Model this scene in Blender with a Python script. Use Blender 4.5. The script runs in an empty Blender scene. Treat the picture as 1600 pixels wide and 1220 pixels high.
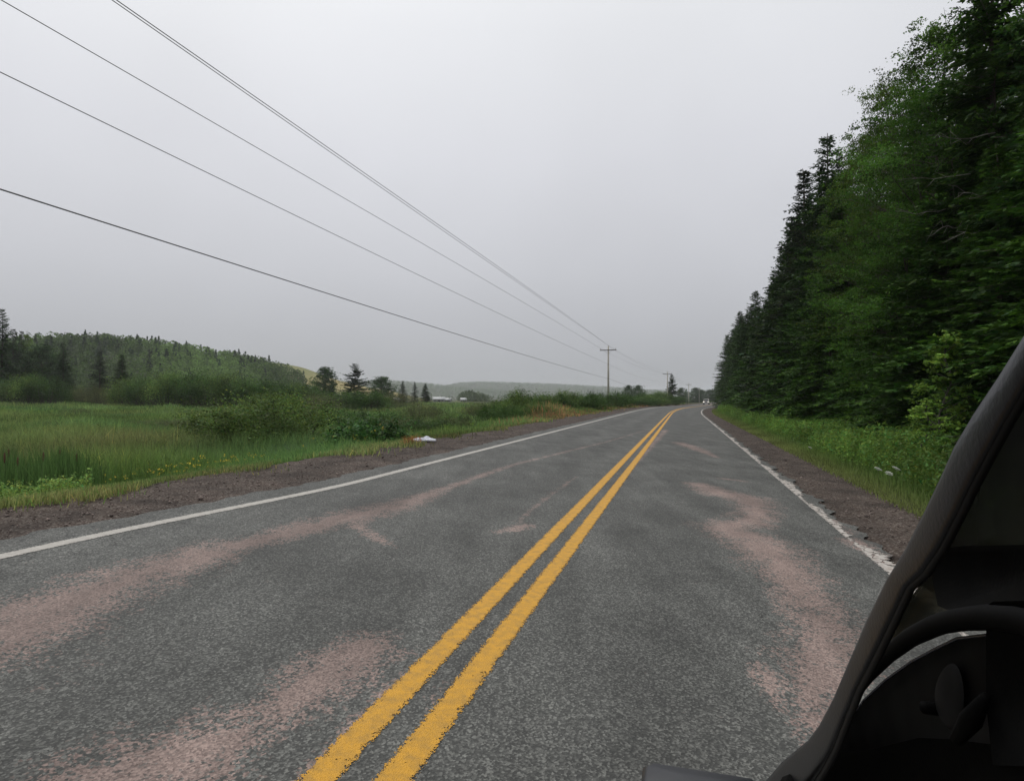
import bpy, math, random
import numpy as np
R = math.radians
sc = bpy.context.scene
C = sc.collection
random.seed(7); rng = np.random.default_rng(11)

# ------------------------------------------------------------------ camera
F = 950.0; CAMH = 1.6; YH = 623.0
cam = bpy.data.cameras.new('camera'); camo = bpy.data.objects.new('camera', cam); C.objects.link(camo)
cam.sensor_width = 36; cam.sensor_fit = 'HORIZONTAL'; cam.lens = 36 * F / 1600
cam.clip_start = 0.05; cam.clip_end = 12000
camo.location = (0, 0, CAMH)
camo.rotation_euler = (R(90) + math.atan((YH - 610) / F), 0, 0)
sc.camera = camo

# ------------------------------------------------------------------ light
SUN_EL, SUN_AZ = R(55), R(-35)
w = bpy.data.worlds.new('World'); sc.world = w; w.use_nodes = True
nt = w.node_tree; nt.nodes.clear()
wo = nt.nodes.new('ShaderNodeOutputWorld'); bg = nt.nodes.new('ShaderNodeBackground')
sky = nt.nodes.new('ShaderNodeTexSky'); sky.sky_type = 'NISHITA'; sky.sun_disc = False
sky.sun_elevation = SUN_EL; sky.sun_rotation = SUN_AZ; sky.dust_density = 5; sky.air_density = 1
hs = nt.nodes.new('ShaderNodeHueSaturation'); hs.inputs['Saturation'].default_value = 0.12
tc = nt.nodes.new('ShaderNodeTexCoord'); sx = nt.nodes.new('ShaderNodeSeparateXYZ')
cr = nt.nodes.new('ShaderNodeValToRGB')      # cloud deck brightness by elevation
e = cr.color_ramp.elements
e[0].position = 0.0; e[0].color = (0.405, 0.42, 0.44, 1)
e[1].position = 1.0; e[1].color = (1.35, 1.35, 1.35, 1)
for p, c in ((0.10, (0.50, 0.512, 0.548)), (0.20, (0.60, 0.612, 0.655)), (0.37, (0.715, 0.727, 0.775)), (0.52, (0.80, 0.815, 0.85))):
    k = e.new(p); k.color = (*c, 1)
cn = nt.nodes.new('ShaderNodeTexNoise'); cn.inputs['Scale'].default_value = 1.9; cn.inputs['Detail'].default_value = 3
cnr = nt.nodes.new('ShaderNodeMapRange'); cnr.inputs['From Min'].default_value = 0.3; cnr.inputs['From Max'].default_value = 0.7
cnr.inputs['To Min'].default_value = 0.91; cnr.inputs['To Max'].default_value = 1.04
ml = nt.nodes.new('ShaderNodeVectorMath'); ml.operation = 'SCALE'
mul = nt.nodes.new('ShaderNodeVectorMath'); mul.operation = 'SCALE'; mul.inputs['Scale'].default_value = 10.0
mx = nt.nodes.new('ShaderNodeMix'); mx.data_type = 'RGBA'; mx.inputs['Factor'].default_value = 0.88
L = nt.links.new
L(tc.outputs['Generated'], sx.inputs[0]); L(sx.outputs['Z'], cr.inputs[0])
L(tc.outputs['Generated'], cn.inputs['Vector']); L(cn.outputs['Fac'], cnr.inputs['Value'])
L(cr.outputs[0], ml.inputs[0]); L(cnr.outputs[0], ml.inputs['Scale']); L(ml.outputs[0], mul.inputs[0])
L(sky.outputs[0], hs.inputs['Color']); L(hs.outputs[0], mx.inputs['A']); L(mul.outputs[0], mx.inputs['B'])
L(mx.outputs['Result'], bg.inputs['Color']); bg.inputs['Strength'].default_value = 0.10
L(bg.outputs[0], wo.inputs['Surface'])
sl = bpy.data.lights.new('sun', 'SUN'); sl.energy = 1.0; sl.angle = R(30); sl.color = (1, 0.97, 0.92)
so = bpy.data.objects.new('sun', sl); C.objects.link(so)
so.rotation_euler = (R(90) - SUN_EL, 0, math.pi - SUN_AZ)
sc.view_settings.view_transform = 'Standard'; sc.view_settings.look = 'None'
sc.view_settings.exposure = 0.0; sc.view_settings.gamma = 1
sc.cycles.volume_bounces = 1; sc.cycles.max_bounces = 6; sc.cycles.transparent_max_bounces = 12
sc.cycles.diffuse_bounces = 3; sc.cycles.use_denoising = True; sc.cycles.denoising_prefilter = 'ACCURATE'; sc.cycles.denoising_input_passes = 'RGB_ALBEDO_NORMAL'; sc.cycles.adaptive_threshold = .004

# ------------------------------------------------------------------ helpers
def tag(o, label=None, cat=None, group=None, kind=None):
    if label: o['label'] = label
    if cat: o['category'] = cat
    if group: o['group'] = group
    if kind: o['kind'] = kind
    return o
def empty(name, loc, rz=0):
    o = bpy.data.objects.new(name, None); C.objects.link(o); o.location = loc; o.rotation_euler = (0, 0, rz); o.empty_display_size = .2
    return o
def link(name, me, mat=None, parent=None):
    o = bpy.data.objects.new(name, me); C.objects.link(o)
    if mat is not None and not me.materials: me.materials.append(mat)
    if parent: o.parent = parent
    return o
def mesh_np(name, V, Q=None, T=None, col=None, smooth=False, attrs=None):
    """fast mesh from arrays: V (n,3), Q quads (m,4), T tris (k,3)"""
    me = bpy.data.meshes.new(name); V = np.asarray(V, np.float32)
    Q = np.zeros((0, 4), np.int32) if Q is None else np.asarray(Q, np.int32).reshape(-1, 4)
    T = np.zeros((0, 3), np.int32) if T is None else np.asarray(T, np.int32).reshape(-1, 3)
    me.vertices.add(len(V)); me.vertices.foreach_set('co', V.ravel())
    li = np.concatenate([Q.ravel(), T.ravel()]); me.loops.add(len(li)); me.loops.foreach_set('vertex_index', li)
    n = len(Q) + len(T); me.polygons.add(n)
    st = np.concatenate([np.arange(len(Q)) * 4, len(Q) * 4 + np.arange(len(T)) * 3]).astype(np.int32)
    me.polygons.foreach_set('loop_start', st)
    if smooth: me.polygons.foreach_set('use_smooth', np.ones(n, bool))
    if col is not None:
        a = me.color_attributes.new('Col', 'FLOAT_COLOR', 'POINT')
        c = np.ones((len(V), 4), np.float32); c[:, :3] = col; a.data.foreach_set('color', c.ravel())
    for k, v in (attrs or {}).items():
        a = me.attributes.new(k, 'FLOAT', 'POINT'); a.data.foreach_set('value', np.asarray(v, np.float32))
    me.update(calc_edges=True); me.validate()
    return me
def grid_faces(nr, nc, flip=False):
    i = np.arange(nr - 1)[:, None] * nc + np.arange(nc - 1)[None, :]
    q = np.stack([i, i + 1, i + nc + 1, i + nc], -1).reshape(-1, 4)
    return q[:, ::-1] if flip else q
class MB:
    """collects boxes, tubes and the like into ONE mesh"""
    def __init__(s): s.V = []; s.T = []; s.Q = []; s.n = 0
    def add(s, V, Q=None, T=None):
        V = np.asarray(V, float)
        if Q is not None and len(Q): s.Q.append(np.asarray(Q) + s.n)
        if T is not None and len(T): s.T.append(np.asarray(T) + s.n)
        s.V.append(V); s.n += len(V)
    def box(s, lo, hi, bev=0.0, M=None):
        x0, y0, z0 = lo; x1, y1, z1 = hi
        if bev > 0:
            sz = np.array(hi) - np.array(lo); b = min(bev, sz.min() * .45); P = []
            for zz, bb in ((z0, b), (z0 + b, 0), (z1 - b, 0), (z1, b)):
                for cx, cy, sxx, syy in ((x0, y0, 1, 1), (x1, y0, -1, 1), (x1, y1, -1, -1), (x0, y1, 1, -1)):
                    i = b * .7 + bb * .3 + (bb * .7)
                    pa = (cx + sxx * (b if True else 0) if False else cx + sxx * (bb), cy + syy * (bb + b), zz)
                    pb = (cx + sxx * (bb + b), cy + syy * (bb), zz)
                    P += ([pa, pb] if (sxx * syy > 0) else [pb, pa])
            P = np.array(P); Q = []
            for l in range(3):
                for k in range(8):
                    a = l * 8 + k; c = l * 8 + (k + 1) % 8; Q.append((a, c, c + 8, a + 8))
            P2 = np.vstack([P, P[0:8].mean(0), P[24:32].mean(0)]); T = []
            for k in range(8):
                T.append((32, (k + 1) % 8, k)); T.append((33, 24 + k, 24 + (k + 1) % 8))
            V = P2
            if M is not None: V = V @ M[:3, :3].T + M[:3, 3]
            s.add(V, Q, T)
        else:
            V = np.array([(x, y, z) for z in (z0, z1) for x, y in ((x0, y0), (x1, y0), (x1, y1), (x0, y1))])
            if M is not None: V = V @ M[:3, :3].T + M[:3, 3]
            s.add(V, [(3, 2, 1, 0), (4, 5, 6, 7), (0, 1, 5, 4), (1, 2, 6, 5), (2, 3, 7, 6), (3, 0, 4, 7)])
    def tube(s, P, rad, n=8, cap=True, closed=False):
        P = np.asarray(P, float); m = len(P); rad = np.broadcast_to(np.asarray(rad, float), (m,))
        if closed: t = np.roll(P, -1, 0) - np.roll(P, 1, 0)
        else: t = np.gradient(P, axis=0)
        t /= np.linalg.norm(t, axis=1, keepdims=True) + 1e-12
        up = np.array([0, 0, 1.0]) if abs(t[:, 2]).mean() < .8 else np.array([1.0, 0, 0])
        a = np.cross(t, up); a /= np.linalg.norm(a, axis=1, keepdims=True) + 1e-12; b = np.cross(t, a)
        th = np.linspace(0, 2 * np.pi, n, endpoint=False)
        V = P[:, None] + rad[:, None, None] * (np.cos(th)[None, :, None] * a[:, None] + np.sin(th)[None, :, None] * b[:, None])
        V = V.reshape(-1, 3); Q = []; mm = m if closed else m - 1
        for i in range(mm):
            j = (i + 1) % m
            for k in range(n):
                l = (k + 1) % n; Q.append((i * n + k, i * n + l, j * n + l, j * n + k))
        T = []
        if cap and not closed:
            V = np.vstack([V, P[0], P[-1]])
            for k in range(n):
                l = (k + 1) % n; T.append((m * n, l, k)); T.append((m * n + 1, (m - 1) * n + k, (m - 1) * n + l))
        s.add(V, Q, T)
    def prism(s, poly, fn0, fn1):
        """solid between two maps of a 2-D polygon (convexish fan not assumed: side quads + centre fans)"""
        A = np.array([fn0(p) for p in poly]); B = np.array([fn1(p) for p in poly]); n = len(poly)
        V = np.vstack([A, B]); Q = [(i, (i + 1) % n, n + (i + 1) % n, n + i) for i in range(n)]
        from mathutils.geometry import tessellate_polygon
        from mathutils import Vector
        tr = tessellate_polygon([[Vector((p[0], p[1], 0)) for p in poly]])
        T = [t for t in tr] + [(t[2] + n, t[1] + n, t[0] + n) for t in tr]
        s.add(V, Q, T)
    def build(s, name, mat, parent=None, smooth=False, col=None):
        me = mesh_np(name, np.vstack(s.V), np.vstack(s.Q) if s.Q else None, np.vstack(s.T) if s.T else None, smooth=smooth, col=col)
        return link(name, me, mat, parent)

# ------------------------------------------------------------------ materials
def mat(name, color=(.5, .5, .5), rough=.7, metal=0, spec=.5, emit=None, es=0):
    m = bpy.data.materials.new(name); m.use_nodes = True; b = m.node_tree.nodes['Principled BSDF']
    b.inputs['Base Color'].default_value = (*color, 1); b.inputs['Roughness'].default_value = rough
    b.inputs['Metallic'].default_value = metal; b.inputs['Specular IOR Level'].default_value = spec
    if emit: b.inputs['Emission Color'].default_value = (*emit, 1); b.inputs['Emission Strength'].default_value = es
    return m
def noise_mat(name, c1, c2, scale=5, detail=5, rough=.8, bump=0.0, bscale=None, spec=.3, coord='Object', vec_scale=None, lo=.35, hi=.65):
    m = mat(name, c1, rough, spec=spec); t = m.node_tree; b = t.nodes['Principled BSDF']
    tc = t.nodes.new('ShaderNodeTexCoord'); n = t.nodes.new('ShaderNodeTexNoise'); n.inputs['Scale'].default_value = scale; n.inputs['Detail'].default_value = detail
    src = tc.outputs[coord]
    if vec_scale:
        mp = t.nodes.new('ShaderNodeMapping'); mp.inputs['Scale'].default_value = vec_scale; t.links.new(src, mp.inputs[0]); src = mp.outputs[0]
    t.links.new(src, n.inputs['Vector']); r = t.nodes.new('ShaderNodeValToRGB')
    r.color_ramp.elements[0].position = lo; r.color_ramp.elements[0].color = (*c1, 1)
    r.color_ramp.elements[1].position = hi; r.color_ramp.elements[1].color = (*c2, 1)
    t.links.new(n.outputs['Fac'], r.inputs[0]); t.links.new(r.outputs[0], b.inputs['Base Color'])
    if bump:
        n2 = t.nodes.new('ShaderNodeTexNoise'); n2.inputs['Scale'].default_value = bscale or scale * 4; n2.inputs['Detail'].default_value = 4
        t.links.new(src, n2.inputs['Vector']); bp = t.nodes.new('ShaderNodeBump'); bp.inputs['Strength'].default_value = 1; bp.inputs['Distance'].default_value = bump
        t.links.new(n2.outputs['Fac'], bp.inputs['Height']); t.links.new(bp.outputs[0], b.inputs['Normal'])
    return m
def leaf_mat(name, trans=.35, rough=.55, gain=1.0, spec=.25):
    """colour comes from the per-leaf colour attribute (each leaf's own tint)"""
    m = bpy.data.materials.new(name); m.use_nodes = True; t = m.node_tree; b = t.nodes['Principled BSDF']; o = t.nodes['Material Output']
    a = t.nodes.new('ShaderNodeAttribute'); a.attribute_name = 'Col'
    oi = t.nodes.new('ShaderNodeObjectInfo'); mr = t.nodes.new('ShaderNodeMapRange')
    mr.inputs['To Min'].default_value = .82 * gain; mr.inputs['To Max'].default_value = 1.18 * gain
    t.links.new(oi.outputs['Random'], mr.inputs['Value'])
    s = t.nodes.new('ShaderNodeVectorMath'); s.operation = 'SCALE'; t.links.new(a.outputs['Color'], s.inputs[0]); t.links.new(mr.outputs[0], s.inputs['Scale'])
    t.links.new(s.outputs[0], b.inputs['Base Color']); b.inputs['Roughness'].default_value = rough; b.inputs['Specular IOR Level'].default_value = spec
    tr = t.nodes.new('ShaderNodeBsdfTranslucent'); t.links.new(s.outputs[0], tr.inputs['Color'])
    mx = t.nodes.new('ShaderNodeMixShader'); mx.inputs[0].default_value = trans
    t.links.new(b.outputs[0], mx.inputs[1]); t.links.new(tr.outputs[0], mx.inputs[2]); t.links.new(mx.outputs[0], o.inputs['Surface'])
    return m
M = {}
M['leaf'] = leaf_mat('leaf', .38, gain=1.55, spec=.12); M['needle'] = leaf_mat('needle', .2, .6, gain=1.35, spec=.1); M['grass'] = leaf_mat('grass_blade', .4, .6, gain=1.7, spec=.2)
M['bark'] = noise_mat('bark', (.045, .035, .028), (.11, .095, .08), 6, 6, .95, .02, 20, vec_scale=(3, 3, .6))
M['pale_bark'] = noise_mat('pale_bark', (.16, .145, .125), (.34, .32, .29), 5, 5, .9, .01, 25, vec_scale=(3, 3, .8))
M['grey_bark'] = noise_mat('grey_bark', (.06, .055, .045), (.14, .13, .11), 5, 5, .9, .01, 25, vec_scale=(3, 3, .8))
M['soil'] = noise_mat('soil', (.055, .038, .028), (.10, .075, .05), 3, 8, 1, .03, 18)
M['pole'] = noise_mat('pole_wood', (.36, .345, .30), (.56, .53, .46), 3, 6, .9, .004, 40, vec_scale=(6, 6, .35))
M['arm'] = noise_mat('arm_wood', (.10, .095, .085), (.17, .16, .15), 6, 5, .9)
M['wire'] = mat('wire', (.07, .072, .075), .6); M['metal'] = mat('galvanised', (.25, .26, .27), .5, .6)
M['porcelain'] = mat('porcelain', (.16, .15, .15), .3)

# ------------------------------------------------------------------ road coordinates: s along the road, o to the right of the camera's line
SS = np.arange(-80, 3600, 1.0)
TH = np.radians(15.7 + 4.8 * np.clip((SS - 62) / 55, 0, 1))
CX = np.concatenate([[0], np.cumsum(np.sin((TH[1:] + TH[:-1]) / 2))]); CY = np.concatenate([[0], np.cumsum(np.cos((TH[1:] + TH[:-1]) / 2))])
i0 = int(np.argmin(abs(SS))); CX -= CX[i0]; CY -= CY[i0]
def P(s, o):
    s = np.asarray(s, float); o = np.asarray(o, float)
    x = np.interp(s, SS, CX); y = np.interp(s, SS, CY); t = np.interp(s, SS, TH)
    return x + o * np.cos(t), y - o * np.sin(t)
def inv(x, y):
    """world -> (s, o)"""
    x = np.asarray(x, float); y = np.asarray(y, float); s = x * .3 + y * .95
    for _ in range(12):
        cx = np.interp(s, SS, CX); cy = np.interp(s, SS, CY); t = np.interp(s, SS, TH)
        ds = (x - cx) * np.sin(t) + (y - cy) * np.cos(t); s = s + ds * .8
    return s, (x - cx) * np.cos(t) - (y - cy) * np.sin(t)
def sm(x): x = np.clip(x, 0, 1); return x * x * (3 - 2 * x)
def H(s, o):
    s = np.asarray(s, float); o = np.asarray(o, float)
    k = .05 - .03 * sm((s - 80) / 110)
    dec = -np.clip(.0035 * (s - 100), 0, 2.2)
    oc = np.clip(o, -7.3, 3.5); z = -k * oc + dec
    wl = np.clip(-7.3 - o, 0, None); ex = np.clip((s - 32) * .16, 0, 7)
    und = .10 * np.sin(s * .21 + o * .13) + .08 * np.sin(s * .09 - o * .31 + 1) + .05 * np.sin(s * .8 + o * .6)
    dl = -1.0 * sm((wl - ex) / 4.0) - (k * 7.3 - .365) + np.clip(.0105 * (wl - 22), 0, 1.25) + und * sm(wl / 6)
    z = np.where(o < -7.3, z + dl, z)
    wr = np.clip(o - 3.5, 0, None)
    dr = -.2 * sm(wr / 1.5) + .45 * sm((wr - 1.8) / 4) + 1.1 * sm((wr - 5.5) / 5) + .13 * np.clip(wr - 9, 0, 45) + und * sm((wr - 5) / 6)
    z = np.where(o > 3.5, z + dr, z)
    return z
def W(s, o, dz=0.0):
    x, y = P(s, o); return np.stack([x, y, H(s, o) + dz], -1)
def ground_at(x, y):
    s, o = inv(x, y); return float(H(s, o))
def px_to_road(px, py):
    """photo measurement -> road coordinates (used once to read off the stains)"""
    th = R(15.7); vx, vz = (px - 800) / F, (YH - py) / F
    rc = vx * math.cos(th) - math.sin(th); t = CAMH / (-vz - .05 * rc)
    return t * (vx * math.sin(th) + math.cos(th)), t * rc
def at(px, D): return ((px - 800) / F * D, D)

# ------------------------------------------------------------------ ground
def flare(s): return .42 * (1 - sm((s - 3.5) / 5.5))
srow = np.concatenate([np.arange(-70, -8, 4), np.arange(-8, 40, .8), np.arange(40, 200, 3), np.arange(200, 700, 20), np.geomspace(700, 3500, 14)])
ocol = np.concatenate([-np.geomspace(3000, 130, 16), np.arange(-120, -32, 5), np.arange(-32, -8, 1.0), np.arange(-7.6, 3.6, .56), np.arange(3.8, 16, .8), np.arange(17, 60, 4), [80, 120, 200, 380]])
S, O = np.meshgrid(srow, ocol, indexing='ij')
V = W(S, O)
on_road = (O > -7.7) & (O < 3.7); V[..., 2] -= np.where(on_road, .05, 0)
gc = np.zeros(V.shape); gc[:] = (.045, .055, .022)
gc[(O > 7.2)] = (.05, .036, .024); gc[(O < -7.3) & (O > -8.6)] = (.09, .085, .04)
nz = (np.sin(S * .35 + O * .5) + np.sin(S * .11 - O * .27))[..., None] * .12 + 1; gc = gc * nz
M['ground'] = None
gm = bpy.data.materials.new('ground'); gm.use_nodes = True; t = gm.node_tree; b = t.nodes['Principled BSDF']; b.inputs['Roughness'].default_value = 1; b.inputs['Specular IOR Level'].default_value = .1
a = t.nodes.new('ShaderNodeAttribute'); a.attribute_name = 'Col'; tcn = t.nodes.new('ShaderNodeTexCoord')
n1 = t.nodes.new('ShaderNodeTexNoise'); n1.inputs['Scale'].default_value = 1.3; n1.inputs['Detail'].default_value = 10; n1.inputs['Roughness'].default_value = .7
mr = t.nodes.new('ShaderNodeMapRange'); mr.inputs['From Min'].default_value = .3; mr.inputs['From Max'].default_value = .7; mr.inputs['To Min'].default_value = .5; mr.inputs['To Max'].default_value = 1.6
s_ = t.nodes.new('ShaderNodeVectorMath'); s_.operation = 'SCALE'
t.links.new(tcn.outputs['Object'], n1.inputs['Vector']); t.links.new(n1.outputs['Fac'], mr.inputs['Value']); t.links.new(a.outputs['Color'], s_.inputs[0]); t.links.new(mr.outputs[0], s_.inputs['Scale']); t.links.new(s_.outputs[0], b.inputs['Base Color'])
bp = t.nodes.new('ShaderNodeBump'); bp.inputs['Distance'].default_value = .08; n2 = t.nodes.new('ShaderNodeTexNoise'); n2.inputs['Scale'].default_value = 9; n2.inputs['Detail'].default_value = 6
t.links.new(tcn.outputs['Object'], n2.inputs['Vector']); t.links.new(n2.outputs['Fac'], bp.inputs['Height']); t.links.new(bp.outputs[0], b.inputs['Normal'])
go = link('ground', mesh_np('ground', V.reshape(-1, 3), grid_faces(*S.shape, flip=True), col=gc.reshape(-1, 3), smooth=True), gm); tag(go, kind='structure')

# ------------------------------------------------------------------ road sheet with worn reddish aggregate bands
rs = np.concatenate([np.arange(-6, 24, .08), np.arange(24, 70, .3), np.arange(70, 240, 1.5), np.arange(240, 760, 10)])
ro = np.concatenate([np.linspace(-5.6, 2.15, 97)])
S, O = np.meshgrid(rs, ro, indexing='ij'); O = O.copy()
jit = .045 * np.sin(rs * 5.1) + .05 * np.sin(rs * 2.3 + 1) + .05 * np.sin(rs * 11.7 + 2) + rng.normal(0, .02, len(rs))
O[:, -1] += np.clip(jit, -.09, .12); O[:, -2] += np.clip(jit, -.09, .12) * .6
O[:, 0] += -flare(rs) + jit * .6; O[:, 1] += -flare(rs) * .8
strokes = [
 [(-60, 1010, .5), (0, 985, .42), (120, 935, .36), (250, 890, .34), (350, 858, .27), (440, 836, .2), (520, 815, .26), (560, 806, .3), (620, 792, .26), (700, 762, .13), (800, 727, .10), (950, 690, .08), (1010, 672, .07)],
 [(545, 815, .12), (600, 848, .08), (625, 856, .05)],
 [(130, 1240, .25), (230, 1210, .26), (330, 1165, .22), (430, 1110, .19), (500, 1060, .21), (570, 1015, .20), (590, 1000, .14)],
 [(455, 1235, .05), (500, 1180, .06), (560, 1125, .05), (620, 1065, .04), (645, 1045, .02)],
 [(640, 1115, .03), (690, 1080, .05), (720, 1050, .03)],
 [(1090, 757, .22), (1130, 772, .38), (1170, 778, .32), (1185, 800, .25), (1170, 815, .25), (1130, 825, .30), (1165, 840, .36), (1200, 862, .33), (1235, 900, .27), (1262, 940, .23), (1290, 985, .23), (1290, 1030, .22), (1270, 1070, .16), (1262, 1130, .10), (1255, 1160, .07)],
 [(1060, 692, .25), (1085, 700, .25), (1120, 715, .1)], [(1130, 748, .12), (1160, 752, .12)],
 [(1330, 845, .16), (1360, 862, .14), (1378, 880, .08)], [(1300, 812, .06), (1330, 835, .1)],
 [(780, 832, .10), (815, 824, .14), (830, 820, .06)], [(1170, 1010, .04), (1190, 1060, .1), (1215, 1100, .1)],
 [(900, 745, .05), (850, 780, .07), (800, 825, .06)], [(1040, 672, .15), (1000, 715, .12), (985, 735, .05)],
]
patch = np.full(S.shape, -2.0)
for st in strokes:
    pr = [(*px_to_road(a_, b_), w_) for a_, b_, w_ in st]
    for (s0, o0, w0), (s1, o1, w1) in zip(pr[:-1], pr[1:]):
        dx, dy = s1 - s0, o1 - o0; tt = np.clip(((S - s0) * dx + (O - o0) * dy) / (dx * dx + dy * dy + 1e-9), 0, 1)
        dist = np.hypot(S - s0 - tt * dx, (O - o0 - tt * dy)); ww = (w0 + (w1 - w0) * tt) * 1.0
        patch = np.maximum(patch, np.minimum(1, .15 + ww / .22) - dist / ww)
pv = np.clip(patch, -1, 1)
band = np.exp(-((O + 2.35) / .35) ** 2) + np.exp(-((O - .0) / .5) ** 2) * .6 + np.exp(-((O + 3.9) / .4) ** 2)
rm = bpy.data.materials.new('asphalt'); rm.use_nodes = True; t = rm.node_tree; N = t.nodes.new; Lk = t.links.new; b = t.nodes['Principled BSDF']
b.inputs['Roughness'].default_value = .82; b.inputs['Specular IOR Level'].default_value = .35
tcn = N('ShaderNodeTexCoord'); ap = N('ShaderNodeAttribute'); ap.attribute_name = 'patch'; ab = N('ShaderNodeAttribute'); ab.attribute_name = 'band'
def NZ(scale, det=4, ro_=.6, src=None):
    n = N('ShaderNodeTexNoise'); n.inputs['Scale'].default_value = scale; n.inputs['Detail'].default_value = det; n.inputs['Roughness'].default_value = ro_
    Lk(src or tcn.outputs['Object'], n.inputs['Vector']); return n.outputs['Fac']
def MA(op, a_, b_=None, c_=None):
    n = N('ShaderNodeMath'); n.operation = op
    for i_, v_ in enumerate((a_, b_, c_)):
        if v_ is None: continue
        if isinstance(v_, (int, float)): n.inputs[i_].default_value = v_
        else: Lk(v_, n.inputs[i_])
    return n.outputs[0]
def MR(v, a_, b_, c_, d_):
    n = N('ShaderNodeMapRange'); Lk(v, n.inputs['Value'])
    for k_, x_ in zip(('From Min', 'From Max', 'To Min', 'To Max'), (a_, b_, c_, d_)): n.inputs[k_].default_value = x_
    return n.outputs[0]
vo = N('ShaderNodeTexVoronoi'); vo.inputs['Scale'].default_value = 95; Lk(tcn.outputs['Object'], vo.inputs['Vector'])
sp = N('ShaderNodeSeparateColor'); Lk(vo.outputs['Color'], sp.inputs[0])
vo2 = N('ShaderNodeTexVoronoi'); vo2.inputs['Scale'].default_value = 62; Lk(tcn.outputs['Object'], vo2.inputs['Vector'])
sp2 = N('ShaderNodeSeparateColor'); Lk(vo2.outputs['Color'], sp2.inputs[0])
pn = MA('ADD', MA('MULTIPLY', ap.outputs['Fac'], 1.15), MA('ADD', MA('ADD', MA('MULTIPLY', MA('SUBTRACT', NZ(13, 6, .7), .5), 1.7), MA('MULTIPLY', MA('SUBTRACT', NZ(3.5, 5, .7), .5), 3.4)), MA('MULTIPLY', MA('SUBTRACT', sp2.outputs[0], .5), 1.5)))
pf = MR(pn, .0, .45, 0, 1)
chip = MA('POWER', sp.outputs[1], 3.0); chip2 = MA('POWER', sp2.outputs[1], 6.0)
base = N('ShaderNodeMix'); base.data_type = 'RGBA'; base.inputs['A'].default_value = (.046, .047, .044, 1); base.inputs['B'].default_value = (.205, .207, .19, 1)
Lk(MA('ADD', MA('MULTIPLY', chip, .75), MA('MULTIPLY', chip2, .35)), base.inputs['Factor'])
pk = N('ShaderNodeMix'); pk.data_type = 'RGBA'; pk.inputs['A'].default_value = (.125, .090, .080, 1); pk.inputs['B'].default_value = (.37, .275, .24, 1)
Lk(MA('MULTIPLY', sp.outputs[2], .85), pk.inputs['Factor'])
mixc = N('ShaderNodeMix'); mixc.data_type = 'RGBA'; Lk(MA('MULTIPLY', pf, .9), mixc.inputs['Factor']); Lk(base.outputs['Result'], mixc.inputs['A']); Lk(pk.outputs['Result'], mixc.inputs['B'])
lum = MA('MULTIPLY', MR(NZ(.9, 5, .6), .3, .7, .72, 1.22), MR(ab.outputs['Fac'], 0, 1, 1.06, .88))
stain = N('ShaderNodeMapping'); stain.inputs['Rotation'].default_value = (0, 0, R(15.7)); stain.inputs['Scale'].default_value = (1, .16, 1); Lk(tcn.outputs['Object'], stain.inputs[0])
lum = MA('MULTIPLY', lum, MR(NZ(2.6, 4, .6, stain.outputs[0]), .35, .65, .80, 1.14))
rim_a = N('ShaderNodeAttribute'); rim_a.attribute_name = 'rim'; nd = N('ShaderNodeTexNoise'); nd.inputs['Scale'].default_value = 7; nd.inputs['Detail'].default_value = 4; Lk(tcn.outputs['Object'], nd.inputs['Vector'])
va = N('ShaderNodeVectorMath'); va.operation = 'MULTIPLY_ADD'; Lk(nd.outputs['Color'], va.inputs[0]); va.inputs[1].default_value = (.35, .35, .35); Lk(tcn.outputs['Object'], va.inputs[2])
vc = N('ShaderNodeTexVoronoi'); vc.feature = 'DISTANCE_TO_EDGE'; vc.inputs['Scale'].default_value = 2.6; Lk(va.outputs[0], vc.inputs['Vector'])
crk = MA('MULTIPLY', MR(vc.outputs['Distance'], .018, .004, 0, 1), MR(MA('ADD', MA('MULTIPLY', rim_a.outputs['Fac'], .30), NZ(.7, 3)), .56, .66, 0, 1))
lum = MA('MULTIPLY', lum, MR(crk, 0, 1, 1, .38))
sc_ = N('ShaderNodeVectorMath'); sc_.operation = 'SCALE'; Lk(mixc.outputs['Result'], sc_.inputs[0]); Lk(lum, sc_.inputs['Scale']); Lk(sc_.outputs[0], b.inputs['Base Color'])
bp = N('ShaderNodeBump'); bp.inputs['Distance'].default_value = .004; bp.inputs['Strength'].default_value = .7; Lk(vo.outputs['Distance'], bp.inputs['Height']); Lk(bp.outputs[0], b.inputs['Normal'])
RV = W(S, O, .03 - .02)
ro_o = link('road', mesh_np('road', RV.reshape(-1, 3), grid_faces(*S.shape, flip=True), smooth=True, attrs={'patch': pv.ravel(), 'band': band.ravel(), 'rim': (sm((O - 1.1) / .8) + sm((-4.6 - O) / .8) * .5).ravel()}), rm); tag(ro_o, kind='structure')

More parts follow.
